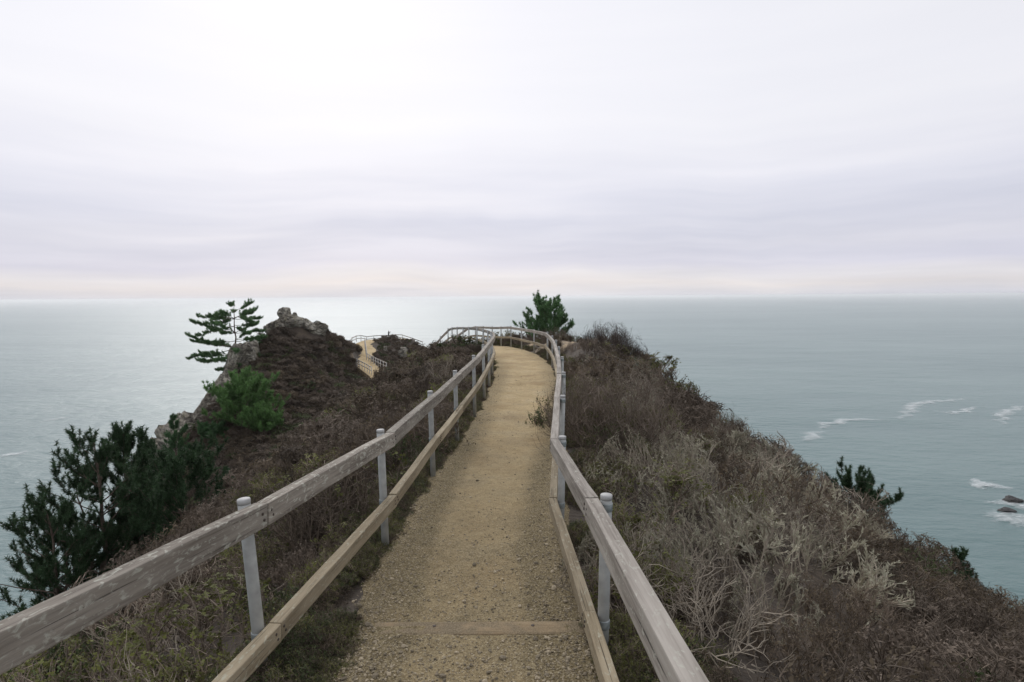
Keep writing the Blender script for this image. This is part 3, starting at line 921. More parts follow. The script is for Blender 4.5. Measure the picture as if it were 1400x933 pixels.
def leaves(P, n, r, size, t0=0.25, aspect=0.55, align=0.6):
    """n diamond leaves along the polylines"""
    N, K, _ = P.shape
    pi = r.integers(0, N, n)
    t = r.uniform(t0, 1, n) * (K - 1)
    i = np.minimum(t.astype(int), K - 2); f = (t - i)[:, None]
    p = P[pi, i] * (1 - f) + P[pi, i + 1] * f
    tg = norm(P[pi, i + 1] - P[pi, i])
    a = norm(tg * align + r.normal(0, 0.55, (n, 3)) + np.array([0, 0, 0.15]))
    b = norm(np.cross(a, r.normal(0, 1, (n, 3))))
    s = size * r.uniform(0.6, 1.35, n)[:, None]
    V = np.stack([p, p + a * s * 0.5 + b * s * aspect * 0.5, p + a * s, p + a * s * 0.5 - b * s * aspect * 0.5], 1).reshape(-1, 3)
    q = np.arange(n * 4).reshape(n, 4)
    return V, q


def pack(name, parts, mats):
    """parts: list of (V, quads, material index)"""
    V, Q, I, o = [], [], [], 0
    for v, q, m in parts:
        V.append(v); Q.append(q + o); I.append(np.full(len(q), m)); o += len(v)
    return mesh_np(name, np.concatenate(V), np.concatenate(Q), mats, np.concatenate(I))


def stems(r, n, R, H, base=0.25, tilt=(0.1, 1.2), lean=(0, 0, 0), k=6, rad=0.006, curl=0.2, jit=0.07):
    az = r.uniform(0, 2 * math.pi, n)
    th = r.uniform(tilt[0], tilt[1], n)
    d = np.stack([np.sin(th) * np.cos(az), np.sin(th) * np.sin(az), np.cos(th)], 1) + np.array(lean)
    d = norm(d)
    rr = base * R * np.sqrt(r.uniform(0, 1, n)); a2 = az + r.normal(0, 0.6, n)
    p0 = np.stack([rr * np.cos(a2), rr * np.sin(a2), np.full(n, -0.08)], 1)
    L = 1.0 / np.sqrt((np.hypot(d[:, 0], d[:, 1]) / R) ** 2 + (d[:, 2] / H) ** 2) * r.uniform(0.7, 1.05, n)
    return line(p0, d, L, r, k, rad, curl, jit)


def dome(V, R, H, keep):
    """twigs that shoot past the bush's dome are drawn back towards it"""
    lump = 1 + 0.22 * np.sin(V[:, 0] * 5.1 / R + 1.0) * np.sin(V[:, 1] * 4.3 / R + 2.0)
    rho = np.sqrt((V[:, 0] ** 2 + V[:, 1] ** 2) / R ** 2 + (V[:, 2] / H) ** 2) / lump
    f = np.where(rho > 1, (1 + (rho - 1) * keep) / np.maximum(rho, 1e-6), 1.0)
    return V * f[:, None]


def bush_parts(kind, seed, R, H, dens=1.0, thick=1.0, lf=1.0):
    """branches and foliage of one bush, as (V, quads) pairs"""
    r = np.random.default_rng(seed)
    D = lambda n: max(4, int(n * dens))
    th = thick * 1.25
    if kind == 'grey':        # dry, fine and upright, a haze of twigs
        P, Rd = stems(r, D(40), R, H, 0.5, (0.05, 1.25), rad=0.0065 * th, curl=0.16)
        P1, R1 = grow(P, D(260), r, .25, 1, .28, .5, .42, .3, 4, 0.0046 * th)
        P2, R2 = grow(P1, D(520), r, .2, 1, .3, .6, .5, .3, 3, 0.0034 * th)
        lv = leaves(P2, D(700), r, 0.028 * lf, 0.2, 0.35)
        tw = [tubes(P, Rd), tubes(P1, R1), tubes(P2, R2)]
    elif kind == 'dark':      # low, dense, brown cushions
        P, Rd = stems(r, D(46), R, H, 0.5, (0.0, 1.35), rad=0.006 * th, curl=0.22)
        P1, R1 = grow(P, D(300), r, .3, 1, .25, .45, .5, .3, 4, 0.0042 * th)
        P2, R2 = grow(P1, D(560), r, .2, 1, .35, .65, .5, .35, 3, 0.0030 * th)
        lv = leaves(P2, D(2200), r, 0.032 * lf, 0.1, 0.45)
        tw = [tubes(P, Rd), tubes(P1, R1), tubes(P2, R2)]
    elif kind == 'green':     # small round leaves at the twig ends
        P, Rd = stems(r, D(34), R, H, 0.4, (0.05, 1.25), rad=0.006 * th, curl=0.2)
        P1, R1 = grow(P, D(220), r, .35, 1, .25, .45, .45, .4, 4, 0.0038 * th)
        P2, R2 = grow(P1, D(380), r, .3, 1, .3, .5, .45, .45, 3, 0.0026 * th)
        lv = leaves(P2, D(3000), r, 0.024 * lf, 0.25, 0.75)
        tw = [tubes(P, Rd), tubes(P1, R1), tubes(P2, R2)]
    elif kind == 'sage':      # wind laid, pale feathery shoots
        P, Rd = stems(r, D(36), R * 1.05, H, 0.5, (0.4, 1.3), lean=(-0.55, -0.25, 0.05), rad=0.006 * th, curl=0.14, jit=0.04)
        P1, R1 = grow(P, D(210), r, .3, 1, .3, .55, .24, .18, 5, 0.0046 * th, jit=0.03, fwd=1.6)
        lv = leaves(P1, D(4200), r, 0.044 * lf, 0.12, 0.2, align=1.5)
        tw = [tubes(P, Rd), tubes(P1, R1)]
    elif kind == 'pale':      # bleached bare branches
        P, Rd = stems(r, D(20), R, H, 0.4, (0.1, 1.35), rad=0.0055 * th, curl=0.3, jit=0.12)
        P1, R1 = grow(P, D(110), r, .25, 1, .3, .6, .5, .15, 5, 0.0042 * th, jit=0.12)
        P2, R2 = grow(P1, D(240), r, .25, 1, .35, .65, .5, .15, 4, 0.0030 * th, jit=0.10)
        lv = leaves(P2, D(120), r, 0.022 * lf, 0.2, 0.4)
        tw = [tubes(P, Rd), tubes(P1, R1), tubes(P2, R2)]
    V, Q, o = [], [], 0
    for v, q in tw:
        V.append(v); Q.append(q + o); o += len(v)
    keep = 0.20 if kind != 'pale' else 0.3
    return (dome(np.concatenate(V), R, H, keep), np.concatenate(Q)), (dome(lv[0], R, H, keep), lv[1])


M['leaf_black'] = mat_plain('leaf_black', (0.055, 0.043, 0.037), rough=0.85, var=0.4, scale=4.0)
M['twig_black'] = mat_plain('twig_black', (0.085, 0.066, 0.056), rough=0.9, var=0.35, scale=3.0)
BMATS = {'black': ('twig_black', 'leaf_black'), 'grey': ('twig_grey', 'leaf_brown'), 'dark': ('twig_dark', 'leaf_mauve'), 'brown': ('twig_dark', 'leaf_brown'), 'green': ('twig_grey', 'leaf_olive'),
         'deep': ('twig_dark', 'leaf_green'), 'sage': ('twig_pale', 'leaf_sage'), 'blue': ('twig_grey', 'leaf_blue'), 'pale': ('twig_pale', 'leaf_brown')}
SHAPE = {'brown': 'dark', 'black': 'dark', 'deep': 'green', 'blue': 'green'}
_proto = {}


LOD = ((0, 13, 0.85, 1.0, 1.0), (13, 27, 0.75, 1.45, 1.3), (27, 55, 0.70, 2.0, 1.7), (55, 999, 0.75, 2.4, 2.0))   # depth range, density, twig and leaf size


def protos(kind, n, R, H, dens=1.0, thick=1.0, lf=1.0):
    key = (kind, n, R, H, dens, thick, lf)
    if key not in _proto:
        out = []
        for s in range(n):
            (v, q), (lv, lq) = bush_parts(SHAPE.get(kind, kind), hash_seed(kind) + s * 17, R, H, dens, thick, lf)
            me = pack(kind + '_bush', [(v, q, 0), (lv, lq, 1)], [M[BMATS[kind][0]], M[BMATS[kind][1]]])
            out.append(bpy.data.objects.new(kind + '_bush_form', me))     # kept out of the scene: only a shape to scatter
        _proto[key] = out
    return _proto[key]


def hash_seed(s):
    return sum(ord(c) * (i + 3) for i, c in enumerate(s))


def scatter(name, label, cat, forms, pts, rot, scl, idx, kind='stuff'):
    me = bpy.data.meshes.new(name)
    pts = np.asarray(pts, np.float32)
    me.vertices.add(len(pts)); me.vertices.foreach_set('co', pts.ravel())
    for nm, ty, data, key in (('rot', 'FLOAT_VECTOR', rot, 'vector'), ('scl', 'FLOAT_VECTOR', scl, 'vector'), ('pick', 'INT', idx, 'value')):
        a = me.attributes.new(nm, ty, 'POINT')
        a.data.foreach_set(key, np.asarray(data, np.int32 if ty == 'INT' else np.float32).ravel())
    o = obj(name, me)
    ng = bpy.data.node_groups.new(name, 'GeometryNodeTree')
    ng.interface.new_socket('Geometry', in_out='INPUT', socket_type='NodeSocketGeometry')
    ng.interface.new_socket('Geometry', in_out='OUTPUT', socket_type='NodeSocketGeometry')
    t = NT(ng)
    gi = t.n('NodeGroupInput'); go = t.n('NodeGroupOutput')
    jn = t.n('GeometryNodeJoinGeometry')
    for f in reversed(forms):          # a join puts the last link first
        oi = t.n('GeometryNodeObjectInfo', {'Object': f})
        g2 = t.n('GeometryNodeGeometryToInstance')
        t.link(oi.outputs['Geometry'], g2.inputs[0])
        t.link(g2.outputs[0], jn.inputs[0])
    def attr(nm, ty):
        nd = t.n('GeometryNodeInputNamedAttribute', data_type=ty)
        nd.inputs['Name'].default_value = nm
        return [s for s in nd.outputs if s.enabled][0]
    ip = t.n('GeometryNodeInstanceOnPoints')
    t.link(gi.outputs[0], ip.inputs['Points'])
    t.link(jn.outputs[0], ip.inputs['Instance'])
    ip.inputs['Pick Instance'].default_value = True
    t.link(attr('pick', 'INT'), ip.inputs['Instance Index'])
    t.link(attr('rot', 'FLOAT_VECTOR'), ip.inputs['Rotation'])
    t.link(attr('scl', 'FLOAT_VECTOR'), ip.inputs['Scale'])
    t.link(ip.outputs[0], go.inputs[0])
    md = o.modifiers.new('scatter', 'NODES')
    md.node_group = ng
    tag(o, label, cat, kind=kind)
    return o


def jitter_grid(x0, x1, y0, y1, step, r):
    gx, gy = np.meshgrid(np.arange(x0, x1, step), np.arange(y0, y1, step))
    X = gx.ravel() + r.uniform(-.5, .5, gx.size) * step
    Y = gy.ravel() + r.uniform(-.5, .5, gx.size) * step
    return X, Y


def in_view(X, Y, Z, margin=0.16, pad=1.0):
    """kept when the camera, or one a step to its side, could see it"""
    return (Y > 0.6) & (np.abs(X) < Y * (0.83 + margin) + pad)


ROCKS_XY = [(-36, 97.5, 2.6), (-33, 97.5, 2.6), (-31, 98.5, 1.5), (-39.5, 88, 2.4), (-40.2, 83, 2.6), (-39.9, 76, 2.6), (-38.5, 70, 2.2)]
LEFT_POSTS_XY = np.array([(p[0].x, p[0].y) for p in left_posts]); RIGHT_POSTS_XY = np.array([(p[0].x, p[0].y) for p in right_posts])


def scrub_points():
    """bushes of many sizes thrown so that neighbours touch but keep their own domes; small ones fill the gaps"""
    r = np.random.default_rng(21)
    out = []
    zones = ((-15, 17, 0.8, 16, (0.85, 0.62, 0.42, 0.27)), (-24, 24, 16, 50, (1.15, 0.85, 0.58, 0.40)), (-50, 4, 50, 150, (1.35, 1.0, 0.75, 0.55)))
    for (x0, x1, y0, y1, sizes) in zones:
        area = (x1 - x0) * (y1 - y0)
        cell = sizes[0] * 2.2
        grid = {}
        for si, rad in enumerate(sizes):
            n = int(area / rad ** 2 * (0.35, 0.6, 0.9, 1.0)[si])
            X = r.uniform(x0, x1, n); Y = r.uniform(y0, y1, n)
            d, pz, hw = path_dist(X, Y)
            Zr = np.zeros(n)
            off = hw + np.where(Y < 48, 0.40, 0.3) + np.minimum(rad, 1.0) * 0.55
            ok = (d > off) & in_view(X, Y, Zr)
            if y0 >= 16:
                ok &= ~((X > 0) & (Y > 50) & (X > 8))
            for (bx, by, br) in BARE:
                ok &= np.hypot(X - bx, Y - by) > br * 0.8 + rad * 0.5
            for (bx, by, br) in ROCKS_XY:
                ok &= np.hypot(X - bx, Y - by) > br
            X, Y = X[ok], Y[ok]
            g0 = ground(X, Y)
            cl = 1 / np.sqrt(1 + ((ground(X + .4, Y) - g0) / .4) ** 2 + ((ground(X, Y + .4) - g0) / .4) ** 2)
            for x, y, cs in zip(X, Y, np.clip(cl, 0.45, 1)):
                rr = rad * r.uniform(0.8, 1.2)
                ci, cj = int(x // cell), int(y // cell)
                clash = False
                for i in (ci - 1, ci, ci + 1):
                    for j in (cj - 1, cj, cj + 1):
                        for (a, b, c) in grid.get((i, j), ()):
                            if (a - x) ** 2 + (b - y) ** 2 < ((0.68 if x > 0 else 0.62 if y < 50 else 0.52) * (rr + c) * cs) ** 2:
                                clash = True
                                break
                        if clash: break
                    if clash: break
                if clash:
                    continue
                grid.setdefault((ci, cj), []).append((x, y, rr))
                out.append((x, y, rr))
    A = np.array(out)
    X, Y, rr = A.T
    Z = ground(X, Y)
    d, pz, hw = path_dist(X, Y)
    mound = (X > 1.5) & (X < 5.2) & (Y > 23) & (Y < 38)
    rr = np.where(mound, rr * 0.62, rr)
    rr = np.where((Y > 118) & (X > -28), rr * 0.55, rr)
    ok = Z > -24
    return np.stack([X, Y, Z, rr / 0.5 * 1.05, d - hw - 0.4], 1)[ok]


def place_scrub():
    A = scrub_points()
    X, Y, Z, S, E = A.T
    r = np.random.default_rng(5)
    na = vnoise(X, Y, 0.16, 11.0, 2); nb = vnoise(X, Y, 0.28, 27.0, 2); nc = vnoise(X, Y, 0.45, 41.0, 2)
    j = r.normal(0, 0.2, len(X))
    right = X > 0
    kinds = np.where(right, 'grey', 'dark').astype(object)
    kinds[(na + j > 0.04) & right] = 'brown'
    kinds[(na + j < -0.28) & right] = 'dark'
    kinds[(na + j > 0.28) & ~right] = 'brown'
    kinds[(na + j < -0.30) & ~right & (Y < 14)] = 'grey'
    kinds[(na + j < -0.38) & ~right & (Y >= 14)] = 'brown'
    kinds[(nb + j > np.where(right, 0.24, 0.36))] = 'deep'
    kinds[(nb + j > np.where(right, 0.28, 0.42)) & (Y < 45)] = 'green'
    kinds[(nc + j > 0.34) & right & (Y < 24)] = 'sage'
    kinds[(X > 1.8) & (X < 6) & (Y > 4.5) & (Y < 10.5) & (r.random(len(X)) < 0.3)] = 'sage'
    kinds[(nc + j < -0.40) & (Y < 20) & right] = 'pale'
    low = right & (X > 2.5) & (X > 0.55 * Y) & (Y < 18)  # darker kinds toward this edge of view put lens vignetting into the scrub colour
    kinds[low & (r.random(len(X)) < 0.7)] = 'brown'
    kinds[low & (r.random(len(X)) < 0.35)] = 'dark'
    kinds[low & (nb + j > 0.2)] = 'deep'
    # the near bank below the left rail is leafier
    bank = (~right) & (Y < 9) & (r.random(len(X)) < 0.55)
    kinds[bank] = r.choice(['green', 'deep', 'brown', 'pale'], int(bank.sum()), p=[0.45, 0.33, 0.14, 0.08])
    # ground-hugging green along the path's edge
    edge = (E < 0.3) & (Y < 30) & (r.random(len(X)) < 0.45)
    kinds[edge] = 'green'
    # slope normals tilt the plants a little downhill
    eps = 0.25
    gx = (ground(X + eps, Y) - Z) / eps; gy = (ground(X, Y + eps) - Z) / eps
    names = {'grey': ('dry_scrub', 'dry grey twiggy scrub covering the hillsides', 'scrub'), 'dark': ('heath_scrub', 'low dark mauve brown scrub covering the hillsides', 'scrub'),
             'brown': ('brown_scrub', 'dense brown leafy scrub covering the hillsides', 'scrub'), 'green': ('olive_scrub', 'olive green leafy scrub between the dry bushes', 'scrub'),
             'deep': ('green_scrub', 'dark green scrub patches on the slopes', 'scrub'), 'sage': ('sage_scrub', 'pale wind laid sage scrub on the right slope', 'scrub'),
             'pale': ('bleached_scrub', 'bleached bare branches tangled in the scrub', 'scrub')}
    for k, (nm, lab, cat) in names.items():
        m = kinds == k
        n = int(m.sum())
        if not n:
            continue
        forms = [f for (y0, y1, de, tk, lf) in LOD for f in protos(k, 3, 0.50, 0.52 if k != 'dark' else 0.46, de, tk, lf)]
        lod = np.searchsorted([13, 27, 55], Y[m] + r.normal(0, 1.0, n))
        rot = np.stack([np.clip(gy[m], -1, 1) * 0.35 + r.normal(0, .1, n), -np.clip(gx[m], -1, 1) * 0.35 + r.normal(0, .1, n),
                        r.uniform(0, 6.28, n) if k != 'sage' else r.normal(0, 0.6, n)], 1)
        s = S[m]
        scl = np.stack([s, s * r.uniform(0.8, 1.2, n), np.minimum(s, 0.6 + 0.4 * s) * r.uniform(0.7, 1.15, n)], 1)
        pts = np.stack([X[m], Y[m], Z[m]], 1)
        scatter(nm, lab, cat, forms, pts, rot, scl, lod * 3 + r.integers(0, 3, n))
    return len(X)


N_SCRUB = place_scrub()


# single bushes that stand out of the scrub
def bush(kind, px, py, Y, R, H, seed, label, name='bush', dens=1.5, group=None, rz=0.0, sink=0.12):
    """the foot of the bush is on the hill under the photo point (px, depth Y)"""
    p = U(px, py, Y)
    z = float(ground(p.x, p.y)[0])
    (v, q), (lv, lq) = bush_parts(SHAPE.get(kind, kind), 900 + seed, R, H, dens)
    root = empty(name, (p.x, p.y, z - sink), rz)
    obj('branches', mesh_np('branches', v, q, M[BMATS[kind][0]]), root)
    obj('foliage', mesh_np('foliage', lv, lq, M[BMATS[kind][1]]), root)
    tag(root, label, 'bush', group)
    return root


bush('grey', 845, 570, 10.8, 1.35, 1.25, 1, 'large rounded bush of arching bare brown stems behind the right fence', dens=2.8)
bush('sage', 905, 665, 8.2, 1.1, 0.85, 2, 'pale windswept sage bush below the bush of arching stems', 'sage_bush', 2.2)
bush('sage', 970, 720, 7.2, 0.9, 0.6, 3, 'pale flattened sage bush farther down the right slope', 'sage_bush', 1.6)
bush('sage', 868, 745, 5.4, 0.6, 0.55, 4, 'grey green sage bush close behind the nearest right post', 'sage_bush', 1.4)
bush('green', 806, 530, 12.4, 1.05, 1.1, 5, 'yellow green leafy bush beside the right rail', 'leafy_bush', 1.8)
bush('deep', 748, 560, 12.6, 0.42, 0.55, 6, 'dark green low bush leaning onto the path under the right rail', 'leafy_bush', 1.0)
bush('black', 832, 462, 27.5, 1.25, 1.2, 7, 'dark brown domed bush on top of the mound against the sea', 'dark_bush', 2.4)
bush('black', 855, 470, 26.5, 0.85, 0.9, 8, 'smaller dark bush beside the domed bush on the mound', 'dark_bush', 1.6)
bush('blue', 985, 575, 19.0, 1.1, 1.15, 9, 'blue green bush on the edge of the right slope', 'leafy_bush', 2.4)
bush('blue', 868, 490, 23.5, 0.7, 0.75, 10, 'small blue green bush below the dark domed bush', 'leafy_bush', 1.3)
bush('dark', 757, 452, 37.5, 1.7, 1.0, 11, 'brown bush in front of the small pine behind the mound', 'dark_bush', 2.4)
bush('deep', 785, 456, 33.0, 0.9, 0.5, 12, 'flat dark green shrub on the bare sandy crest', 'leafy_bush', 1.6)
bush('pale', 905, 840, 4.9, 0.8, 0.7, 13, 'bleached bare branching shrub behind the nearest right rail', 'bare_shrub', 1.6)
bush('pale', 1050, 745, 7.6, 0.8, 0.6, 14, 'bleached tangle of bare branches lower on the right slope', 'bare_shrub', 1.6)
bush('pale', 250, 880, 5.4, 0.8, 0.75, 15, 'tangle of crooked pale branches below the left rail', 'bare_shrub', 1.5)
bush('pale', 617, 500, 20.0, 0.8, 1.15, 16, 'spindly bare grey shrub left of the path with olive top', 'bare_shrub', 1.6)
bush('deep', 560, 600, 9.4, 0.65, 0.7, 17, 'dark bush growing behind the left fence', 'dark_bush', 1.6)
bush('dark', 462, 690, 7.0, 0.8, 0.85, 18, 'dense dark brown bush behind the second left post', 'dark_bush', 2.2)
bush('green', 880, 760, 4.9, 0.5, 0.55, 19, 'yellow green leafy plant behind the nearest right rail', 'leafy_bush', 1.6)
bush('brown', 1042, 640, 18.6, 0.6, 1.1, 20, 'feathery brown bush on the brink above the breaking wave', 'dark_bush', 1.4)


# ------------------------------------------------------------------ pines
def pine(name, base, height, label, seed, spread, needle='needle_dark', crown_from=0.15, n_br=34, up=(0.25, 0.75), tuft=0.17, tufts=12, habit='cone', lean=(0, 0), leaders=1, dens=46, wide=0.012, group=None, flat=0.0, rt=None, top=0.72):
    r = np.random.default_rng(seed)
    base = Vector(base)
    root = empty(name, base)
    tag(root, label, 'tree', group)
    rt = rt or height * 0.016 + 0.02
    K = 12
    TR, TRr = [], []
    for l in range(leaders):
        t = np.linspace(0, 1, K)
        wob = np.cumsum(r.normal(0, 0.010, (K, 2)), 0) * height
        az = r.uniform(0, 6.28)
        div = 0 if l == 0 else 0.16 * height
        hh = height * (1.0 if l == 0 else r.uniform(0.72, 0.93))
        x = lean[0] * height * t ** 1.3 + wob[:, 0] + div * math.cos(az) * np.clip(t - 0.15, 0, 1) ** 0.8
        y = lean[1] * height * t ** 1.3 + wob[:, 1] + div * math.sin(az) * np.clip(t - 0.15, 0, 1) ** 0.8
        TR.append(np.stack([x, y, t * hh - 0.25 * (t == 0)], 1))
        TRr.append(rt * (1 - 0.86 * t) * (1 if l == 0 else 0.75))
    TR = np.array(TR); TRr = np.array(TRr)
    v, q = tubes(TR, TRr, 7)
    obj('trunk', mesh_np('trunk', v, q, M['bark'], smooth=True), root)
    # limbs
    li = r.integers(0, leaders, n_br)
    t = np.sort(crown_from + (0.97 - crown_from) * r.uniform(0, 1, n_br) ** 0.9)
    whorl = max(4, int(n_br / 4.5)) if not flat else 10
    t = np.round(t * whorl) / whorl * 0.75 + t * 0.25
    ti = np.clip(t, 0, 0.985) * (K - 1); i = ti.astype(int); f = (ti - i)[:, None]
    p0 = TR[li, i] * (1 - f) + TR[li, i + 1] * f
    az = np.arange(n_br) * 2.399 + r.normal(0, 0.5, n_br)
    tr = np.clip((t - crown_from) / (1 - crown_from), 0, 1)
    if habit == 'cone':
        Lb = spread * (1 - tr) ** 0.75 * r.uniform(0.65, 1.1, n_br) + 0.12 * spread
    elif habit == 'flat':
        Lb = spread * (0.42 + 0.58 * np.sin(math.pi * np.clip(tr * 0.85 + 0.12, 0, 1)) ** 0.8) * r.uniform(0.6, 1.12, n_br)
        Lb *= np.where(tr > 0.9, 0.6, 1) * (1 - 0.10 * np.cos(az) * (1 - 0.5 * tr))      # the sea wind has drawn it out to one side
    else:
        Lb = spread * (0.35 + 0.65 * np.sin(math.pi * np.clip(tr * 0.8 + 0.15, 0, 1))) * r.uniform(0.65, 1.1, n_br)
    if habit == 'round':
        Lb *= 1 - top * tr ** 1.3
    el = r.uniform(up[0], up[1], n_br) + tr * 0.5 * (1 - flat)
    d = np.stack([np.cos(az) * np.cos(el), np.sin(az) * np.cos(el), np.sin(el)], 1)
    tt = np.linspace(0, 1, 7)
    B = p0[:, None] + d[:, None] * Lb[:, None, None] * tt[None, :, None]
    B[:, :, 2] += (Lb[:, None] * tt ** 2 * (0.22 * (1 - flat) - 0.02 * flat))
    B += np.cumsum(r.normal(0, 0.022, B.shape) * (tt > 0)[None, :, None], 1) * Lb[:, None, None]
    Br = (rt * 0.34 * np.clip(Lb / spread, 0.3, 1))[:, None] * (1 - 0.8 * tt)
    # side shoots
    ns = n_br * tufts
    pi = r.integers(0, n_br, ns)
    w = Lb[pi] / Lb.max()
    keep = r.random(ns) < 0.35 + 0.65 * w
    pi = pi[keep]; ns = len(pi)
    ts = (0.28 + 0.72 * r.uniform(0, 1, ns) ** 0.75) * 6
    i = np.minimum(ts.astype(int), 5); f = (ts - i)[:, None]
    s0 = B[pi, i] * (1 - f) + B[pi, i + 1] * f
    tg = norm(B[pi, i + 1] - B[pi, i])
    sd = norm(tg * 0.8 + r.normal(0, 0.55, (ns, 3)) * np.array([1, 1, 0.25 if flat else 0.8]) + np.array([0, 0, 0.15 if flat else 0.45]))
    sl = spread * r.uniform(0.07, 0.20, ns) * (1.1 - 0.4 * ts / 6) * (0.7 if flat else 1.0)
    st_ = np.linspace(0, 1, 3)
    S = s0[:, None] + sd[:, None] * sl[:, None, None] * st_[None, :, None]
    S[:, :, 2] += sl[:, None] * st_ ** 2 * 0.25
    Sr = np.full((ns, 1), rt * 0.07) * (1 - 0.5 * st_)
    parts = [tubes(B, Br, 5), tubes(S, Sr, 3)]
    V, Q, o = [], [], 0
    for v, q in parts:
        V.append(v); Q.append(q + o); o += len(v)
    obj('limbs', mesh_np('limbs', np.concatenate(V), np.concatenate(Q), M['bark']), root)
    # needle tufts: at shoot ends, limb ends and leader ends
    tips = np.concatenate([S[:, -1], S[:, 1], B[:, -1], TR[:, -1]]); ax = np.concatenate([norm(S[:, -1] - S[:, 0]), norm(S[:, -1] - S[:, 0]), norm(B[:, -1] - B[:, -2]), norm(TR[:, -1] - TR[:, -2])])
    ax = norm(ax + np.array([0, 0, 0.35]))
    n = len(tips)
    m = dens
    ln = tuft * r.uniform(1.2, 2.2, (n, 1))
    along = r.uniform(-0.62, 0.12, (n, m)) * ln
    p = tips[:, None] + ax[:, None] * along[..., None]
    nd = norm(ax[:, None] * r.uniform(0.15, 0.9, (n, m, 1)) + r.normal(0, 0.72, (n, m, 3)))
    L = tuft * r.uniform(0.6, 1.15, (n, m, 1))
    sidev = norm(np.cross(nd, r.normal(0, 1, (n, m, 3)))) * (wide * r.uniform(0.7, 1.3, (n, m, 1)))
    V = np.stack([p - sidev, p + sidev, p + nd * L], 2).reshape(-1, 3)
    T = np.arange(len(V)).reshape(-1, 3)
    obj('crown', mesh_np('crown', V, T, M[needle]), root)
    return root


def foot(px, Y):
    p = U(px, 600, Y)
    return Vector((p.x, p.y, float(ground(p.x, p.y)[0])))


def pine_at(px, top_py, Y, *a, **k):
    """foot on the hill below pixel column px at depth Y, top at pixel row top_py"""
    b = foot(px, Y)
    top = U(px, top_py, Y)
    return b, max(1.0, (top.z - b.z) * 0.93 - 0.2)


GP = 'pines below the left fence'
b, h = pine_at(122, 574, 27); pine('pine_tree', b, h, 'broad dark pine with dense clumped crown nearest the sea below the left rail', 31, 4.3, crown_from=0.06, n_br=66, tuft=0.20, tufts=15, top=0.62, habit='round', dens=44, wide=0.016, leaders=2, up=(0.1, 0.6), group=GP)
b, h = pine_at(170, 568, 29); pine('pine_tree', b, h, 'slim dark pine with candle shoots beside the broad dark pine', 32, 2.4, crown_from=0.10, n_br=52, tuft=0.20, tufts=13, dens=44, wide=0.016, up=(0.4, 0.9), group=GP)
b, h = pine_at(197, 580, 30); pine('pine_tree', b, h, 'second slim dark pine with candle shoots beside the brown rock shoulder', 33, 2.4, crown_from=0.10, n_br=48, tuft=0.20, tufts=13, dens=44, wide=0.016, up=(0.4, 0.9), group=GP)
b, h = pine_at(245, 625, 27); pine('pine_tree', b, h, 'low bushy dark pine nearest the left rail', 34, 3.6, crown_from=0.04, n_br=56, tuft=0.20, tufts=11, top=0.45, habit='round', dens=44, wide=0.016, leaders=2, up=(0.1, 0.7), group=GP)
b, h = pine_at(60, 670, 25); pine('pine_tree', b, h, 'low spreading dark pine under the broad pine at the sea side', 35, 3.7, crown_from=0.04, n_br=60, tuft=0.20, tufts=15, top=0.55, habit='round', dens=44, wide=0.016, leaders=2, up=(0.0, 0.6), group=GP)
b, h = pine_at(240, 564, 66); pine('pine_tree', b, h, 'small pine growing from the brown rock shoulder', 36, 2.4, 'needle_mid', crown_from=0.2, n_br=30, tuft=0.28, tufts=8, habit='round', dens=40, wide=0.03)
b, h = pine_at(329, 406, 90); pine('pine_tree', b, h, 'lone flat topped pine with layered boughs on the cliff', 37, 5.6, 'needle_fresh', crown_from=0.08, n_br=58, tuft=0.30, tufts=28, habit='flat', dens=44, wide=0.032, up=(-0.16, 0.42), flat=1.0)
b, h = pine_at(334, 508, 72); pine('pine_tree', b, h, 'bright green bushy pine on the slope below the cliff', 38, 5.4, 'needle_green', crown_from=0.04, n_br=96, tuft=0.30, tufts=13, habit='round', dens=46, wide=0.028, leaders=3, up=(-0.05, 0.5), top=0.75)
b, h = pine_at(360, 560, 70); pine('pine_tree', b, h, 'rounded green pine beside the bright green bushy pine', 39, 3.2, 'needle_green', crown_from=0.05, n_br=64, tuft=0.27, tufts=14, habit='round', dens=44, wide=0.026, leaders=2, up=(0.0, 0.6))
b, h = pine_at(292, 585, 70); pine('pine_tree', b, h, 'small dark pine against the split cliff slab', 40, 2.2, 'needle_mid', crown_from=0.1, n_br=40, tuft=0.27, tufts=12, habit='round', dens=44, wide=0.026, up=(0.0, 0.6))
b, h = pine_at(749, 408, 46); pine('pine_tree', b, h, 'young pine with upright shoots behind the brown bush on the crest', 41, 2.9, 'needle_fresh', crown_from=0.2, n_br=60, tuft=0.20, tufts=12, habit='round', dens=42, wide=0.019, leaders=3, up=(0.0, 0.65), top=0.5)
b, h = pine_at(1164, 650, 27); pine('pine_tree', b, h, 'dark rounded pine rising behind the brink of the right slope', 42, 2.3, crown_from=0.12, n_br=56, tuft=0.16, tufts=12, top=0.4, habit='round', dens=46, wide=0.013, leaders=2, up=(0.2, 0.8))
b, h = pine_at(1327, 738, 26); pine('pine_tree', b, h, 'small pointed dark pine lower on the right slope', 43, 1.5, crown_from=0.12, n_br=44, tuft=0.14, tufts=10, habit='cone', dens=40, wide=0.012, up=(0.3, 0.8))


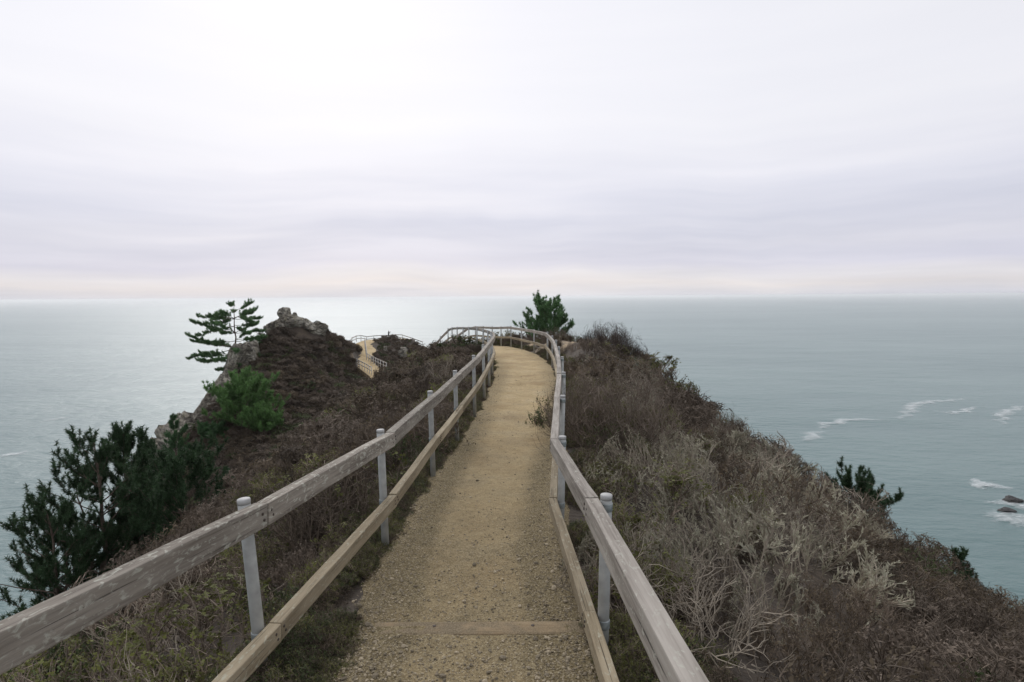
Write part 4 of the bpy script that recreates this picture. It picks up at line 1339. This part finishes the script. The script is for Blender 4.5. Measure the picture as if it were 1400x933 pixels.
# ------------------------------------------------------------------ loose stones on the path
def pebbles():
    r = np.random.default_rng(77)
    forms = []
    for s in range(4):
        bm = bmesh.new()
        bmesh.ops.create_icosphere(bm, subdivisions=1, radius=1.0)
        for v in bm.verts:
            v.co *= 1 + 0.35 * noise.noise(v.co * 1.3 + Vector((s * 9.1, 0, 0)))
            v.co.z *= 0.62
        me = bpy.data.meshes.new('pebble'); bm.to_mesh(me); bm.free(); me.materials.append(M['pebble'])
        forms.append(bpy.data.objects.new('pebble_form', me))
    n = 60000
    t = norm(np.gradient(PS[:, :2], axis=0)); nr = np.stack([t[:, 1], -t[:, 0]], 1)
    sel = np.where((PS[:, 1] > 2.5) & (PS[:, 1] < 24))[0]
    wts = 1.0 / (PS[sel, 1] + 0.5) ** 1.3; wts /= wts.sum()
    k = r.choice(sel, n, p=wts)
    u = r.uniform(-1.16, 1.16, n)
    near = np.clip((8 - PS[k, 1]) / 5, 0, 1)
    p_keep = 0.08 + 0.42 * near + 0.75 * np.clip((np.abs(u) - 0.45) / 0.5, 0, 1)
    ok = r.random(n) < p_keep
    k, u = k[ok], u[ok]; n = len(k)
    X = PS[k, 0] + nr[k, 0] * u * PS[k, 3] + r.normal(0, 0.02, n); Y = PS[k, 1] + nr[k, 1] * u * PS[k, 3] + r.normal(0, 0.02, n)
    ci = np.clip(((u + 1.18) / 2.36 * 40).round().astype(int), 0, 40)
    Z = PZ[k, ci]
    timber = (np.abs(Y - 4.13) < 0.10) & (X > -0.95) & (X < 0.5)
    k, u, X, Y, Z = k[~timber], u[~timber], X[~timber], Y[~timber], Z[~timber]; n = len(X)
    s = 0.0036 * np.exp(r.normal(0, 0.55, n)) + 0.0010
    s[r.random(n) < 0.012] *= 2.2
    scatter('gravel', 'loose grey and brown gravel scattered on the path', 'gravel', forms, np.stack([X, Y, Z + s * 0.25], 1),
            np.stack([r.normal(0, .3, n), r.normal(0, .3, n), r.uniform(0, 6.28, n)], 1), np.stack([s, s * r.uniform(.7, 1.2, n), s], 1), r.integers(0, 4, n))


pebbles()


# ------------------------------------------------------------------ the person at the far lookout
def person(p, rz):
    root = empty('person', p, rz)
    tag(root, 'person in dark clothes at the far railing raising a phone with both hands', 'person')
    J = [(0, 0, .95, .125), (0, .0, 1.15, .125), (0, .0, 1.36, .15), (0, .01, 1.50, .06), (0, .02, 1.62, .085), (0, .02, 1.72, .075)]
    E = [(0, 1), (1, 2), (2, 3), (3, 4), (4, 5)]
    for s in (-1, 1):
        b = len(J)
        J += [(s * .10, 0, .88, .095), (s * .11, .02, .48, .065), (s * .12, -.01, .08, .045), (s * .13, .12, .04, .038)]
        E += [(0, b), (b, b + 1), (b + 1, b + 2), (b + 2, b + 3)]
        b = len(J)
        J += [(s * .19, 0, 1.42, .07), (s * .25, .18, 1.25, .05), (s * .10, .40, 1.50, .036), (s * .06, .44, 1.58, .036)]
        E += [(2, b), (b, b + 1), (b + 1, b + 2), (b + 2, b + 3)]
    me = bpy.data.meshes.new('body')
    me.from_pydata([j[:3] for j in J], E, [])
    me.materials.append(M['cloth'])
    o = obj('body', me, root)
    md = o.modifiers.new('skin', 'SKIN')
    for v, j in zip(me.skin_vertices[0].data, J):
        v.radius = (j[3], j[3])
    me.skin_vertices[0].data[0].use_root = True
    o.modifiers.new('sub', 'SUBSURF').levels = 1
    hm = rock_mesh(2, .082, .095, .118, 0.05, 2, 'skin')
    hd = obj('head', hm, root); hd.location = (0, .03, 1.68)
    hr = obj('hair', rock_mesh(4, .094, .105, .10, 0.08, 2, 'cloth'), root); hr.location = (0, .0, 1.73)
    return root


pp = U(531.5, 463, 138.5)
gz = float(ground(pp.x, pp.y)[0])
person((pp.x, pp.y, gz + 0.06), R_(-35))
ph = bpy.data.objects.new('phone', beam_mesh(0.16, 0.012, 0.085, 'phone', 0.0))
col.objects.link(ph)
q = Matrix.Rotation(R_(-35), 3, 'Z') @ Vector((-0.08, 0.47, 1.62))
ph.location = Vector((pp.x, pp.y, gz + 0.06)) + q
ph.rotation_euler = (0, 0, R_(-35))
tag(ph, 'dark phone held up in both hands of the person at the far railing', 'phone')


# ------------------------------------------------------------------ small growth along the path's edges
def verge():
    r = np.random.default_rng(91)
    t = norm(np.gradient(PS[:, :2], axis=0)); nr = np.stack([t[:, 1], -t[:, 0]], 1)
    sel = np.where((PS[:, 1] > 2.0) & (PS[:, 1] < 42))[0]
    n = 7000
    wts = 1.0 / (PS[sel, 1] + 1.0) ** 0.7; wts /= wts.sum()
    k = r.choice(sel, n, p=wts)
    side = np.where(r.random(n) < 0.55, -1, 1)
    d = PS[k, 3] * 0.93 + np.abs(r.normal(0, 0.34, n))
    X = PS[k, 0] + nr[k, 0] * side * d; Y = PS[k, 1] + nr[k, 1] * side * d
    # growth comes in patches
    pn = vnoise(X, Y, 0.9, 63.0, 2)
    ok = (pn > -0.22 + 0.5 * np.clip((PS[k, 3] * 1.08 - d) / 0.1, 0, 1)) & (d < PS[k, 3] + 0.75)
    X, Y, d, pn, k = X[ok], Y[ok], d[ok], pn[ok], k[ok]; n = len(X)
    Z = np.maximum(ground(X, Y), -99)
    s = r.uniform(0.16, 0.42, n) * np.clip(0.55 + (d - PS[k, 3]) * 1.6, 0.5, 1.2)
    kind = np.where(r.random(n) < 0.52, 0, np.where(r.random(n) < 0.5, 1, 2))
    for j, (kd, nm, lab) in enumerate((('green', 'verge_plants', 'small olive leafed plants creeping along the path edges'), ('deep', 'verge_weeds', 'small dark green weeds along the path edges'), ('brown', 'verge_litter', 'short dry brown growth along the path edges'))):
        m = kind == j
        c = int(m.sum())
        forms = protos(kd, 4, 0.50, 0.52)
        scatter(nm, lab, 'plants', forms, np.stack([X[m], Y[m], Z[m]], 1), np.stack([r.normal(0, .2, c), r.normal(0, .2, c), r.uniform(0, 6.28, c)], 1),
                np.stack([s[m], s[m], s[m] * r.uniform(0.5, 1.0, c)], 1), r.integers(0, 4, c))


verge()


# ------------------------------------------------------------------ sea haze
def haze():
    m = bpy.data.materials.new('sea_haze')
    m.use_nodes = True
    t = NT(m.node_tree)
    m.node_tree.nodes.clear()
    out = t.n('ShaderNodeOutputMaterial')
    v = t.n('ShaderNodeVolumePrincipled', {'Color': (0.99, 0.985, 0.995, 1), 'Density': 5.0e-5, 'Anisotropy': 0.42})
    t.link(v.outputs[0], out.inputs['Volume'])
    bm = bmesh.new()
    bmesh.ops.create_cube(bm, size=1.0)
    for q in bm.verts:
        q.co = Vector((q.co.x * 330000, q.co.y * 330000, 10.0 if q.co.z > 0 else -150.0))
    me = bpy.data.meshes.new('haze'); bm.to_mesh(me); bm.free(); me.materials.append(m)
    tag(obj('haze', me), 'thin pale haze over the sea', 'haze', kind='stuff')


haze()
